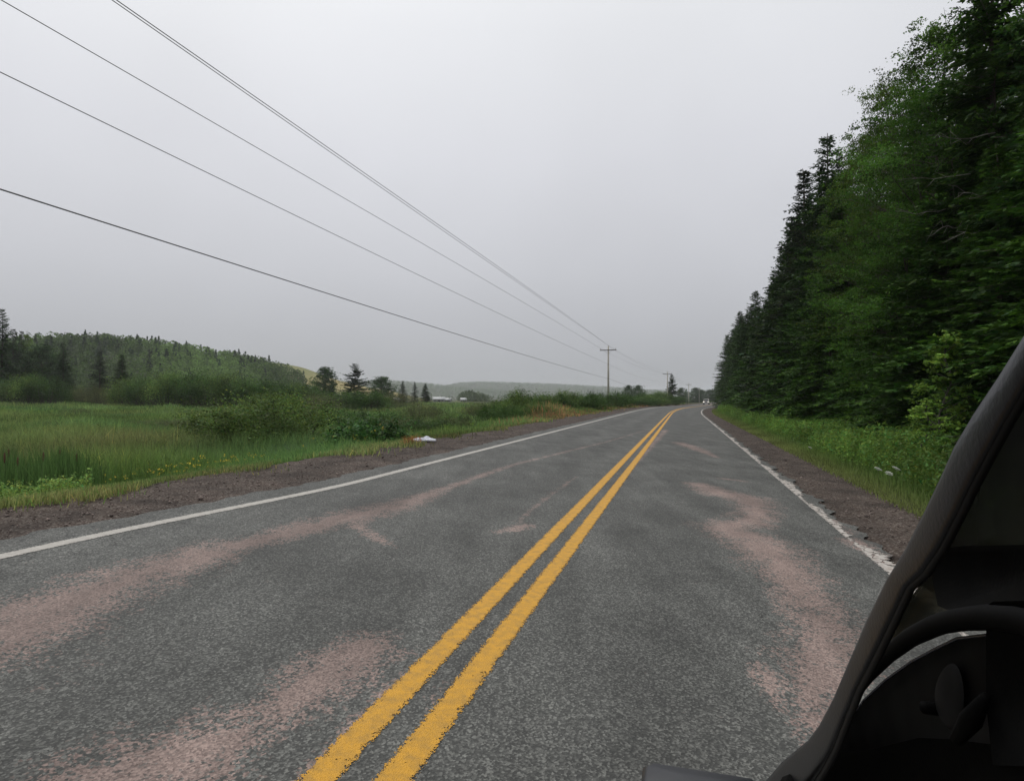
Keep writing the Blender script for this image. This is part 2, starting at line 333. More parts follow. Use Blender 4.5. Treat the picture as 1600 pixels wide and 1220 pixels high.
# gravel shoulders (one sheet each side), rough reddish crushed stone
def gravel_mat(name, c1, c2, c3):
    m = bpy.data.materials.new(name); m.use_nodes = True; t = m.node_tree; b = t.nodes['Principled BSDF']; b.inputs['Roughness'].default_value = .95; b.inputs['Specular IOR Level'].default_value = .2
    tcn = t.nodes.new('ShaderNodeTexCoord'); v = t.nodes.new('ShaderNodeTexVoronoi'); v.inputs['Scale'].default_value = 55; t.links.new(tcn.outputs['Object'], v.inputs['Vector'])
    s1 = t.nodes.new('ShaderNodeSeparateColor'); t.links.new(v.outputs['Color'], s1.inputs[0])
    r = t.nodes.new('ShaderNodeValToRGB'); r.color_ramp.elements[0].color = (*c1, 1); r.color_ramp.elements[1].color = (*c3, 1); r.color_ramp.elements[1].position = 1
    k = r.color_ramp.elements.new(.7); k.color = (*c2, 1); t.links.new(s1.outputs[0], r.inputs[0])
    n = t.nodes.new('ShaderNodeTexNoise'); n.inputs['Scale'].default_value = 1.8; n.inputs['Detail'].default_value = 7; t.links.new(tcn.outputs['Object'], n.inputs['Vector'])
    mr = t.nodes.new('ShaderNodeMapRange'); mr.inputs['From Min'].default_value = .32; mr.inputs['From Max'].default_value = .68; mr.inputs['To Min'].default_value = .6; mr.inputs['To Max'].default_value = 1.4; t.links.new(n.outputs['Fac'], mr.inputs['Value'])
    s = t.nodes.new('ShaderNodeVectorMath'); s.operation = 'SCALE'; t.links.new(r.outputs[0], s.inputs[0]); t.links.new(mr.outputs[0], s.inputs['Scale']); t.links.new(s.outputs[0], b.inputs['Base Color'])
    bp = t.nodes.new('ShaderNodeBump'); bp.inputs['Distance'].default_value = .007; t.links.new(v.outputs['Distance'], bp.inputs['Height']); t.links.new(bp.outputs[0], b.inputs['Normal'])
    return m
M['gravel'] = gravel_mat('gravel', (.036, .026, .021), (.066, .049, .040), (.16, .14, .122))
def shoulder(o0, o1, n, fl, name):
    ss = np.concatenate([np.arange(-6, 30, .25), np.arange(30, 240, 2), np.arange(240, 760, 12)]); oo = np.linspace(o0, o1, n)
    S, O = np.meshgrid(ss, oo, indexing='ij'); O = O.copy()
    if fl: O -= flare(S)
    z = rng.normal(0, .006, S.shape); z[:, 0] = -.05; z[:, -1] = -.05
    if fl: z[:, -1] = -.025
    else: z[:, 0] = -.025
    V = W(S, O); V[..., 2] += -.012 + z * (S < 60) + np.where(S < 60, 0, z * .5)
    o = link(name, mesh_np(name, V.reshape(-1, 3), grid_faces(*S.shape, flip=True), smooth=True), M['gravel']); tag(o, kind='structure')
shoulder(-7.75, -5.35, 13, True, 'gravel_shoulder'); shoulder(2.05, 3.75, 10, False, 'gravel_shoulder')
# loose stones on the shoulders (countless): stuff
def stones():
    n = 9000; side = rng.random(n) < .45
    s = 2 + rng.random(n) ** 1.6 * 48
    o = np.where(side, rng.uniform(2.15, 3.7, n), -rng.uniform(5.6, 7.5, n)); fl = np.where(o < 0, flare(s), 0)
    c = W(s, o - fl); r = rng.gamma(1.7, .004, n) + .004
    base = np.array([(1, 0, 0), (0, 1, 0), (-1, 0, 0), (0, -1, 0), (0, 0, .7), (0, 0, -.6)], float)
    V = base[None] * r[:, None, None] * rng.uniform(.6, 1.4, (n, 6, 1)); a = rng.random(n) * 6.28; ca, sa = np.cos(a)[:, None], np.sin(a)[:, None]
    x = V[..., 0] * ca - V[..., 1] * sa; y = V[..., 0] * sa + V[..., 1] * ca
    V = np.stack([x, y, V[..., 2]], -1) + c[:, None]
    T = np.array([(0, 1, 4), (1, 2, 4), (2, 3, 4), (3, 0, 4), (1, 0, 5), (2, 1, 5), (3, 2, 5), (0, 3, 5)])
    F_ = (np.arange(n)[:, None, None] * 6 + T[None]).reshape(-1, 3)
    col = np.array([.125, .10, .088]) * rng.uniform(.6, 2.2, (n, 1)); col = np.repeat(col, 6, 0)
    m = leaf_mat('stone', 0.0, .9, spec=.2)
    tag(link('loose_gravel', mesh_np('loose_gravel', V.reshape(-1, 3), T=F_, col=col), m), 'loose reddish stones lying on both gravel shoulders of the road', 'gravel', kind='stuff')
stones()

# ------------------------------------------------------------------ painted lines
def paint(name, color, dirt, wearscale, thr, edgew):
    m = bpy.data.materials.new(name); m.use_nodes = True; t = m.node_tree; N = t.nodes.new; Lk = t.links.new; b = t.nodes['Principled BSDF']; o = t.nodes['Material Output']
    b.inputs['Roughness'].default_value = .7; tcn = N('ShaderNodeTexCoord')
    def nz(s, d):
        n = N('ShaderNodeTexNoise'); n.inputs['Scale'].default_value = s; n.inputs['Detail'].default_value = d; n.inputs['Roughness'].default_value = .7; Lk(tcn.outputs['Object'], n.inputs['Vector']); return n.outputs['Fac']
    mix = N('ShaderNodeMix'); mix.data_type = 'RGBA'; mix.inputs['A'].default_value = (*color, 1); mix.inputs['B'].default_value = (*dirt, 1)
    mr = N('ShaderNodeMapRange'); mr.inputs['From Min'].default_value = .42; mr.inputs['From Max'].default_value = .75; Lk(nz(14, 6), mr.inputs['Value']); Lk(mr.outputs[0], mix.inputs['Factor']); Lk(mix.outputs['Result'], b.inputs['Base Color'])
    ed = N('ShaderNodeAttribute'); ed.attribute_name = 'edge'
    v = N('ShaderNodeTexVoronoi'); v.inputs['Scale'].default_value = 150; Lk(tcn.outputs['Object'], v.inputs['Vector']); s1 = N('ShaderNodeSeparateColor'); Lk(v.outputs['Color'], s1.inputs[0])
    a1 = N('ShaderNodeMath'); a1.operation = 'MULTIPLY_ADD'; Lk(nz(wearscale, 5), a1.inputs[0]); a1.inputs[1].default_value = 1.5; Lk(ed.outputs['Fac'], a1.inputs[2])
    a2 = N('ShaderNodeMath'); a2.operation = 'MULTIPLY_ADD'; Lk(s1.outputs[0], a2.inputs[0]); a2.inputs[1].default_value = .6; Lk(a1.outputs[0], a2.inputs[2])
    a3 = N('ShaderNodeMath'); a3.operation = 'MULTIPLY_ADD'; Lk(nz(40, 4), a3.inputs[0]); a3.inputs[1].default_value = 1.2; Lk(a2.outputs[0], a3.inputs[2]); a2 = a3
    g = N('ShaderNodeMath'); g.operation = 'GREATER_THAN'; Lk(a2.outputs[0], g.inputs[0]); g.inputs[1].default_value = thr
    if name.startswith('worn'):
        nd = N('ShaderNodeTexNoise'); nd.inputs['Scale'].default_value = 9; Lk(tcn.outputs['Object'], nd.inputs['Vector']); va = N('ShaderNodeVectorMath'); va.operation = 'MULTIPLY_ADD'; Lk(nd.outputs['Color'], va.inputs[0]); va.inputs[1].default_value = (.25, .25, .25); Lk(tcn.outputs['Object'], va.inputs[2])
        vc = N('ShaderNodeTexVoronoi'); vc.feature = 'DISTANCE_TO_EDGE'; vc.inputs['Scale'].default_value = 3.6; Lk(va.outputs[0], vc.inputs['Vector'])
        gc_ = N('ShaderNodeMath'); gc_.operation = 'GREATER_THAN'; gc_.inputs[1].default_value = .035; Lk(vc.outputs['Distance'], gc_.inputs[0]); gm_ = N('ShaderNodeMath'); gm_.operation = 'MULTIPLY'; Lk(g.outputs[0], gm_.inputs[0]); Lk(gc_.outputs[0], gm_.inputs[1]); g = gm_
    tr = N('ShaderNodeBsdfTransparent'); ms = N('ShaderNodeMixShader'); Lk(g.outputs[0], ms.inputs[0]); Lk(tr.outputs[0], ms.inputs[1]); Lk(b.outputs[0], ms.inputs[2]); Lk(ms.outputs[0], o.inputs['Surface'])
    bp = N('ShaderNodeBump'); bp.inputs['Distance'].default_value = .004; Lk(v.outputs['Distance'], bp.inputs['Height']); Lk(bp.outputs[0], b.inputs['Normal'])
    return m
M['yellow'] = paint('yellow_paint', (.60, .305, .018), (.33, .19, .035), 11, 2.05, 0)
M['white'] = paint('white_paint', (.44, .42, .38), (.30, .27, .24), 9, 1.85, 0)
M['white_worn'] = paint('worn_white_paint', (.50, .47, .43), (.28, .22, .19), 6, 2.10, 0)
def line(name, o_c, wd, m, fl=False, ragged=0.0):
    ss = np.concatenate([np.arange(-5, 24, .05), np.arange(24, 70, .3), np.arange(70, 240, 1.5), np.arange(240, 740, 10)])
    u = np.linspace(-1, 1, 7); S, U = np.meshgrid(ss, u, indexing='ij'); O = o_c + U * wd / 2
    if ragged:
        j = .5 * np.sin(ss * 2.1) + .4 * np.sin(ss * 4.3 + 1) + .35 * np.sin(ss * .9 + 2) + rng.normal(0, .25, len(ss)) * (ss < 24)
        O = O + (U > 0) * U * (np.clip(j, -.8, 1.6) * ragged)[:, None]
    if fl: O = O - flare(S)
    e_ = np.clip((1 - abs(U)) * 2.2, 0, 1) * .95
    V = W(S, O, .014)
    o = link(name, mesh_np(name, V.reshape(-1, 3), grid_faces(*S.shape, flip=True), smooth=True, attrs={'edge': e_.ravel()}), m); tag(o, kind='structure')
line('centre_line', -1.41, .172, M['yellow']); line('centre_line', -1.125, .172, M['yellow'])
line('edge_line', -5.06, .165, M['white'], fl=True); line('edge_line', 1.96, .15, M['white_worn'], ragged=.12)
#@@PLANTS

# ------------------------------------------------------------------ foliage building blocks
def unit(v): return v / (np.linalg.norm(v, axis=-1, keepdims=True) + 1e-9)
def leaves(c, size, aspect, g, up=.5, col=None):
    """one rhombus per leaf, random tilt (up = how much the faces look skyward)"""
    n = len(c); nrm = unit(g.normal(size=(n, 3)) + np.array([0, 0, up * 2])); a = unit(np.cross(nrm, g.normal(size=(n, 3)))); b = np.cross(nrm, a)
    s = np.asarray(size).reshape(-1, 1) * np.ones((n, 1)); V = np.stack([c - a * s * .5, c + b * s * .5 * aspect + nrm * s * .08, c + a * s * .5, c - b * s * .5 * aspect + nrm * s * .08], 1)
    return V.reshape(-1, 3), np.arange(n * 4).reshape(-1, 4), np.repeat(col, 4, 0)
def sprays(p, d, l, wd, g, tilt=.4):
    """flat needle sprays: a rhombus from p along d"""
    n = len(p); d = unit(d); b = unit(np.cross(d, np.array([0, 0, 1.0]) + g.normal(0, tilt, (n, 3)))); l = l[:, None]; wd = wd[:, None]
    V = np.stack([p, p + d * l * .45 + b * wd, p + d * l, p + d * l * .45 - b * wd], 1)
    return V.reshape(-1, 3), np.arange(n * 4).reshape(-1, 4)
def tint(base, n, g, var=.25, warm=.15):
    c = np.array(base)[None] * (1 + g.normal(0, var, (n, 1))).clip(.4, 1.9); return c * (1 + g.normal(0, warm, (n, 1)) * np.array([[1, .2, -.4]])).clip(.4, 2)
def spruce_proto(seed, h=16.0, Rr=2.9, low=.03, col=(.030, .052, .018), gap=.34, dens=.12, nb=7, droop=.25, open_=0.0, sw=1.0, trunk_r=.17, irregular=.15):
    g = np.random.default_rng(seed); Pp, D, Ln, Wd, Cc = [], [], [], [], []; tb = MB()
    zz = np.linspace(-.4, h, 14); wob = np.cumsum(g.normal(0, .03, (14, 2)), 0)
    tb.tube(np.column_stack([wob, zz]), np.linspace(trunk_r * 1.15, .015, 14), 7)
    z = low * h + .1
    while z < h * .985:
        f = z / h; n = nb if f < .85 else 5
        if open_ and g.random() < open_: z += gap * .8; continue
        for k in range(n):
            az = g.random() * 6.283; side = 1 + irregular * math.sin(az * 2 + seed) + irregular * math.sin(az * 3 + f * 9)
            Lb = (Rr * (1 - f) ** .82 * side + .12) * g.uniform(.62, 1.12)
            if f < .14: Lb *= .65 + f * 2.5
            el = -.25 + .85 * f + g.normal(0, .09); dh = np.array([math.cos(az), math.sin(az), 0])
            m = max(4, int(Lb / dens)); tt = np.linspace(.12, 1, m); x0 = np.array([np.interp(z, zz, wob[:, 0]), np.interp(z, zz, wob[:, 1]), z])
            pts = x0 + dh * (Lb * tt)[:, None]; pts[:, 2] += Lb * (math.tan(el) * tt - droop * tt ** 2 + .12 * tt ** 4)
            if Lb > .8 and k % 2 == 0: tb.tube(np.vstack([x0, pts[:: max(1, m // 3)]]), np.linspace(.028, .008, len(pts[:: max(1, m // 3)]) + 1), 3, cap=False)
            bc = g.normal(0, .16)
            for sd in (-1, 1):
                an = az + sd * g.uniform(.55, 1.15, m); tw = np.column_stack([np.cos(an), np.sin(an), g.normal(-.12, .22, m)])
                l = (.16 + .26 * Lb / 2.2) * (1 - .62 * tt) * g.uniform(.7, 1.3, m) + .09
                for q, (fr, ang) in enumerate(((0, 0), (.35, .6), (.6, -.6))):
                    a2 = an + ang; td = np.column_stack([np.cos(a2), np.sin(a2), tw[:, 2] + g.normal(-.05, .15, m)])
                    Pp.append(pts + unit(tw) * (l * fr)[:, None]); D.append(td); ll = l * (1 if q == 0 else .55); Ln.append(ll); Wd.append(np.clip(ll * .21, .022, .062) * sw)
                    Cc.append(np.full(m, bc))
            Pp.append(pts[-1:]); D.append(dh[None] + np.array([[0, 0, .1]])); Ln.append(np.array([.2])); Wd.append(np.array([.035])); Cc.append(np.array([bc]))
        z += gap * g.uniform(.8, 1.2) * (1 - .35 * f)
    Pp = np.vstack(Pp); D = np.vstack(D); Ln = np.concatenate(Ln); Wd = np.concatenate(Wd); Cc = np.concatenate(Cc)
    V, Q = sprays(Pp, D, Ln, Wd, g); c = tint(col, len(Pp), g, .22, .12); yg = g.random(len(Pp)) < .16; c[yg] = c[yg] * np.array([1.9, 1.75, 1.2]); c = c * (1 + Cc[:, None]).clip(.5, 1.6)
    return mesh_np('crown', V, Q, col=np.repeat(c, 4, 0)), tb
def decid_proto(seed, h=15.0, Rr=3.2, base=.2, ncl=95, per=230, leaf=.12, col=(.050, .085, .022), trunk_r=.16, twigs=True, cr=.62, lean=0.0, flat=.42):
    g = np.random.default_rng(seed); tb = MB(); k = 12; zz = np.linspace(-.4, h * .93, k); wob = np.cumsum(g.normal(0, .07, (k, 2)), 0); wob[:, 0] += lean * np.linspace(0, 1, k) ** 1.5 * h
    tb.tube(np.column_stack([wob, zz]), np.linspace(trunk_r * 1.2, .02, k), 7)
    C_, Lc, Sz, Cc = [], [], [], []
    for i in range(ncl):
        f = base + (1 - base) * (i + g.random()) / ncl; u = (f - base) / (1 - base)
        prof = math.sin(min(1, (u * .93 + .09)) * math.pi) ** .62; az = g.random() * 6.283
        rr = Rr * prof * g.uniform(.35, .95) * (1 + .22 * math.sin(az * 2 + seed) + .12 * math.sin(az * 5 + seed * 2))
        zc = h * f; zb = max(.3, zc - rr * g.uniform(.35, .9)); x0 = np.array([np.interp(zb, zz, wob[:, 0]), np.interp(zb, zz, wob[:, 1]), zb])
        xc = np.array([np.interp(zc, zz, wob[:, 0]), np.interp(zc, zz, wob[:, 1]), 0]); c = np.array([xc[0] + rr * math.cos(az), xc[1] + rr * math.sin(az), zc])
        t_ = np.linspace(0, 1, 5)[:, None]; mid = (x0 + c) / 2 + g.normal(0, .12, 3) * rr; B = (1 - t_) ** 2 * x0 + 2 * t_ * (1 - t_) * mid + t_ ** 2 * c
        tb.tube(B, np.linspace(.012 + .008 * rr, .004, 5), 4, cap=False)
        if twigs:
            for _ in range(2): q = c + g.normal(0, cr * .6, 3); tb.tube(np.array([B[3], (B[3] + q) / 2 + g.normal(0, .05, 3), q]), [.01, .007, .004], 3, cap=False)
        m = int(per * g.uniform(.5, 1.4)); rad = cr * g.uniform(.6, 1.25)
        sub = c + g.normal(0, 1, (13, 3)) * rad * np.array([.7, .7, flat * .8]); pick = g.integers(0, 13, m)
        pos = sub[pick] + g.normal(0, 1, (m, 3)) * rad * .2 * np.array([1, 1, flat])
        C_.append(pos); cc = tint(col, m, g, .18, .12) * max(.45, 1 + g.normal(0, .34)); Cc.append(cc); Sz.append(leaf * g.uniform(.6, 1.3, m))
    c = np.vstack(C_); V, Q, cl = leaves(c, np.concatenate(Sz), .62, g, .45, np.vstack(Cc).clip(.005, .5))
    return mesh_np('crown', V, Q, col=cl), tb
def shrub_proto(seed, h=2.0, Rr=1.3, ncl=60, per=150, leaf=.075, col=(.04, .07, .02), up=.4, aspect=.55):
    g = np.random.default_rng(seed); tb = MB(); C_, Cc, Sz = [], [], []
    for i in range(ncl):
        az = g.random() * 6.283; ph = g.random() ** .55; rr = Rr * math.sqrt(g.random()) * (1 + .25 * math.sin(az * 3 + seed)); top = h * (1 - .45 * (rr / Rr) ** 2) * g.uniform(.75, 1.1)
        c = np.array([rr * math.cos(az), rr * math.sin(az), max(.15, top * (.25 + .75 * ph))]); x0 = np.array([c[0] * .25, c[1] * .25, -.1])
        tb.tube(np.array([x0, (x0 + c) / 2 + np.array([c[0], c[1], 0]) * .12, c]), [.018, .012, .004], 3, cap=False)
        m = int(per * g.uniform(.5, 1.5)); rad = .26 * g.uniform(.6, 1.3) * Rr / 1.3; C_.append(c + g.normal(0, 1, (m, 3)) * rad * np.array([.8, .8, .9]))
        if g.random() < .35:      # a leafy shoot standing above the outline
            q = np.linspace(0, 1, 22)[:, None]; tipp = c + np.array([g.normal(0, .12), g.normal(0, .12), g.uniform(.25, .55)]) * (h / 2) ** .5; C_[-1] = np.vstack([C_[-1], c + (tipp - c) * q + g.normal(0, .03, (22, 3))]); m += 22
        Cc.append(tint(col, m, g, .25, .16) * max(.45, 1 + g.normal(0, .38))); Sz.append(leaf * g.uniform(.6, 1.3, m))
    pos = np.vstack(C_); pos[:, 2] = np.maximum(pos[:, 2], .02)
    V, Q, cl = leaves(pos, np.concatenate(Sz), aspect, g, up, np.vstack(Cc).clip(.005, .5)); return mesh_np('foliage', V, Q, col=cl), tb
def as_mesh(tb, name): return mesh_np(name, np.vstack(tb.V), np.vstack(tb.Q) if tb.Q else None, np.vstack(tb.T) if tb.T else None, smooth=True)

PROTO = {}
def reg(key, pr, leafmat, barkmat, names):
    cm, tb = pr; cm.materials.append(leafmat); tm = as_mesh(tb, names[0]); tm.materials.append(barkmat)
    z = np.empty(len(cm.vertices) * 3, np.float32); cm.vertices.foreach_get('co', z); PROTO[key] = (cm, tm, names, float(z[2::3].max() if names[0] == 'trunk' else z[2::3].max() * .62 + np.percentile(z[2::3], 95.5) * .38))
TN = ('trunk', 'crown'); SN = ('stem', 'foliage')
G1 = (.026, .056, .012); G2 = (.020, .044, .013); G3 = (.045, .078, .020)
reg('spruce_a', spruce_proto(1, col=G2), M['needle'], M['bark'], TN)
reg('spruce_b', spruce_proto(2, Rr=3.3, col=G1, gap=.27, dens=.105, irregular=.08), M['needle'], M['bark'], TN)
reg('spruce_c', spruce_proto(3, Rr=2.4, col=(.024, .037, .020), gap=.38, irregular=.25), M['needle'], M['bark'], TN)
reg('fir', spruce_proto(4, h=10, Rr=2.9, col=(.032, .076, .012), gap=.26, dens=.10, nb=8, droop=.32, trunk_r=.12), M['needle'], M['bark'], TN)
reg('fir_b', spruce_proto(5, h=10, Rr=2.6, col=(.036, .082, .012), gap=.28, dens=.10, nb=8, droop=.38, trunk_r=.12, irregular=.25), M['needle'], M['bark'], TN)
reg('open_spruce', spruce_proto(6, h=9, Rr=3.3, col=(.020, .038, .016), gap=.34, nb=7, open_=.10, droop=.15, sw=1.7, irregular=.3), M['needle'], M['bark'], TN)
reg('birch', decid_proto(11, col=(.044, .090, .012), ncl=130, per=480, leaf=.082, cr=.72), M['leaf'], M['grey_bark'], TN)
reg('maple', decid_proto(12, h=14, Rr=3.6, col=(.034, .078, .011), ncl=140, per=480, leaf=.082, base=.05, cr=.75), M['leaf'], M['bark'], TN)
reg('aspen', decid_proto(13, h=15, Rr=2.8, col=(.056, .090, .014), ncl=120, per=450, leaf=.08, cr=.68, base=.08), M['leaf'], M['grey_bark'], TN)
reg('round_tree', decid_proto(14, h=8, Rr=3.4, col=(.032, .056, .022), ncl=110, per=300, leaf=.17, base=.05, cr=.85), M['leaf'], M['bark'], TN)
reg('sapling', decid_proto(15, h=3.4, Rr=.75, col=(.12, .20, .035), ncl=44, per=48, leaf=.11, base=.1, cr=.20, trunk_r=.022, twigs=False), M['leaf'], M['grey_bark'], TN)
reg('alder', shrub_proto(21, col=(.034, .068, .015), ncl=70), M['leaf'], M['bark'], SN)
reg('willow', shrub_proto(22, col=(.068, .108, .026), Rr=1.4, ncl=75), M['leaf'], M['bark'], SN)
reg('gale', shrub_proto(23, h=1.6, Rr=1.6, col=(.062, .070, .028), leaf=.06, ncl=75), M['leaf'], M['bark'], SN)
reg('broad', shrub_proto(24, h=1.5, Rr=1.5, col=(.036, .084, .021), leaf=.15, per=95, up=.8, aspect=.6), M['leaf'], M['bark'], SN)
reg('bright', shrub_proto(25, h=1.0, Rr=1.3, col=(.085, .140, .025), leaf=.09, per=90, ncl=40, up=.7), M['leaf'], M['bark'], SN)
reg('orange', shrub_proto(26, h=.6, Rr=.5, col=(.30, .115, .045), leaf=.05, per=70, ncl=22, up=.0, aspect=.25), M['leaf'], M['bark'], SN)
NAMES = {'spruce_a': 'spruce_tree', 'spruce_b': 'spruce_tree', 'spruce_c': 'spruce_tree', 'fir': 'fir_tree', 'fir_b': 'fir_tree', 'open_spruce': 'spruce_tree', 'birch': 'birch_tree', 'maple': 'maple_tree', 'aspen': 'aspen_tree', 'round_tree': 'broadleaf_tree', 'sapling': 'sapling', 'alder': 'shrub', 'willow': 'shrub', 'gale': 'shrub', 'broad': 'shrub', 'bright': 'shrub', 'orange': 'dry_shrub'}
def plant(key, x, y, height, label, group=None, wscale=1.0, z=None, cat=None):
    cm, tm, nm, ph = PROTO[key]; k = height / ph; zz = ground_at(x, y) if z is None else z
    r = empty(NAMES[key], (x, y, zz - .05), random.random() * 6.28); r.scale = (k * wscale, k * wscale, k)
    for n_, me in zip(nm, (tm, cm)): o = bpy.data.objects.new(n_, me); C.objects.link(o); o.parent = r
    kind = NAMES[key]; tag(r, label, cat or ('shrub' if 'shrub' in kind else 'tree'), group); return r
def plant_px(key, px, D, ytop, label, group=None, wscale=1.0, wm=None):
    x, y = at(px, D); g = ground_at(x, y); h = (YH - ytop) / F * D + CAMH - g
    if wm: wscale = wm / (h / PROTO[key][3] * {'alder': 2.7, 'willow': 2.9, 'gale': 3.3, 'broad': 3.1, 'bright': 2.7, 'round_tree': 6.6}.get(key, 6))
    return plant(key, x, y, h, label, group, wscale)

# ------------------------------------------------------------------ the wood on the right
skyx = [1121, 1130, 1140, 1160, 1182, 1200, 1218, 1224, 1245, 1262, 1295, 1312, 1340, 1372, 1398, 1412, 1440, 1470, 1505, 1560, 1640, 1800, 2600]
skyy = [590, 545, 510, 478, 456, 452, 398, 345, 290, 262, 213, 225, 205, 196, 165, 100, 60, 22, 0, -70, -180, -420, -1500]
def wood_row(svals, off, keys, hs, label, group, jit=.5, cap=22, ws=1.0):
    for i, s in enumerate(svals):
        o = (off(s) if callable(off) else off) + random.uniform(-jit, jit); x, y = P(s, o); px = 800 + x / y * F
        g = ground_at(x, y); h = ((YH - np.interp(px, skyx, skyy)) / F * y + CAMH - g) * hs * random.uniform(.93, 1.0); h = float(min(h * (1.2 if y < 22 else 1), cap * random.uniform(.9, 1)))
        k = keys(px) if callable(keys) else keys[i % len(keys)]
        plant(k, float(x), float(y), h, label(k) if callable(label) else label, group, wscale=ws * random.uniform(.95, 1.2) * (1.3 if px < 1240 else 1))
# trees that make the skyline, each with its own look
for key, px, D, yt, ws, lab in (
    ('spruce_b', 1137, 150, 522, 1.25, 'farthest dark spruce of the roadside wood, standing over the bend of the road'),
    ('spruce_b', 1155, 127, 486, 1.35, 'slim dark spruce second from the far end of the roadside wood'),
    ('spruce_b', 1184, 88, 454, 1.35, 'sharp pointed spruce whose tip tops the low far end of the roadside wood'),
    ('spruce_b', 1206, 74, 440, 1.3, 'dark spruce just before the step up in the skyline of the roadside wood'),
    ('open_spruce', 1236, 58, 345, .9, 'dark ragged spruce with drooping side boughs at the step in the wood skyline'),
    ('spruce_c', 1258, 48, 262, 1.4, 'broad dark spruce leaning out left of the tallest spire in the wood'),
    ('spruce_a', 1297, 42, 210, 1.15, 'tall dark spruce whose narrow spire stands clear against the grey sky'),
    ('spruce_c', 1314, 42, 226, .7, 'narrower dark spruce close against the right side of the tall spire'),
    ('birch', 1352, 34, 196, 1.0, 'light green birch with feathery top right of the tall spruce spire'),
    ('aspen', 1424, 27, 88, 1.0, 'tall yellowish green aspen leaning over the wood edge near the top right'),
    ('birch', 1462, 24, 20, 1.1, 'tall leafy birch whose top reaches the upper right of the picture')):
    plant_px(key, px, D, yt, lab, None, ws)
front = [13.2, 16.2, 19.4, 22.8, 26.4, 30.2, 34.3, 38.6, 43.2, 48, 53, 58.5, 64.5, 71, 78, 86, 95, 105, 116, 128, 141, 155, 170, 186]
woff = lambda s: 9.6 - 2.6 * float(sm((s - 75) / 50))
def fk(px): return random.choice(['spruce_a', 'spruce_b', 'spruce_b', 'spruce_b']) if px < 1335 or px > 1520 else random.choice(['maple', 'spruce_b', 'birch', 'maple'])
wood_row(front, woff, fk, .93, lambda k: ('dark needled spruce' if 'spruce' in k else 'dense leafy broadleaf tree') + ' in the front rank of the roadside wood', 'trees along the front of the roadside wood')
front0 = [11, 14, 17, 20, 23.2, 26.6, 30, 33.8, 38, 42.5, 47.5, 53, 59, 65.5, 73, 81, 90]
wood_row(front0, lambda s: woff(s) - 1.3, ['fir', 'fir_b', 'fir', 'fir_b', 'fir'], .55, 'bushy bright green fir with boughs down to the verge at the wood edge', 'young firs at the edge of the roadside wood', jit=.4, cap=9.5, ws=1.05)
row2 = [8, 12, 15, 18.5, 22.5, 27, 31.5, 36.5, 42, 48, 54.5, 61.5, 69, 77, 86, 96, 107, 119, 132, 146, 161]
wood_row(row2, lambda s: woff(s) + 4, lambda px: random.choice(['spruce_a', 'spruce_b', 'spruce_c']) if px < 1345 else random.choice(['maple', 'birch', 'spruce_b', 'aspen']), .80, lambda k: ('dark spruce' if 'spruce' in k else 'leafy tree') + ' standing behind the front rank of the roadside wood', 'trees deeper in the roadside wood', jit=1)
wood_row([4, 10, 17, 24, 31, 39, 47, 56, 66, 77, 89, 102, 116, 131, 150], lambda s: woff(s) + 8.5, ['spruce_b', 'maple', 'spruce_a'], .62, lambda k: ('dark spruce' if 'spruce' in k else 'leafy tree') + ' deep inside the roadside wood', 'trees deep inside the roadside wood', jit=1.5)
plant_px('sapling', 1456, 15.2, 512, 'slender light green maple sapling against the dark firs beside the verge')
plant_px('sapling', 1432, 14.6, 618, 'small bright green seedling tree at the foot of the dark firs', None, 1.5)
# dead pale branches showing in the upper wood
bb = MB(); g = np.random.default_rng(5)
dead = []
for px, py, D, dx in ((1560, 205, 17.0, -2.2), (1520, 270, 18, -2.4), (1500, 320, 19, -2.2), (1560, 300, 17, -1.6), (1545, 360, 17, -1.5), (1500, 355, 18.5, -1.2)):
    x, y = at(px, D); z = CAMH + (YH - py) / F * D; b_ = MB()
    pts = [np.array([x, y, z])]; 
    for k in range(6): pts.append(pts[-1] + np.array([dx / 6, -.06, g.normal(0, .07) - .03]))
    b_.tube(np.array(pts), np.linspace(.016, .003, 7), 5)
    for k in (2, 3, 4): q = pts[k]; b_.tube(np.array([q, q + np.array([dx * .12, g.normal(0, .2), g.uniform(-.25, .25)]), q + np.array([dx * .22, g.normal(0, .3), g.uniform(-.4, .3)])]), [.007, .004, .002], 4)
    o = b_.build('bare_branch', M['pale_bark'], smooth=True); tag(o, 'bare pale dead branch showing against the dark upper wood', 'branch', 'dead branches in the upper wood')

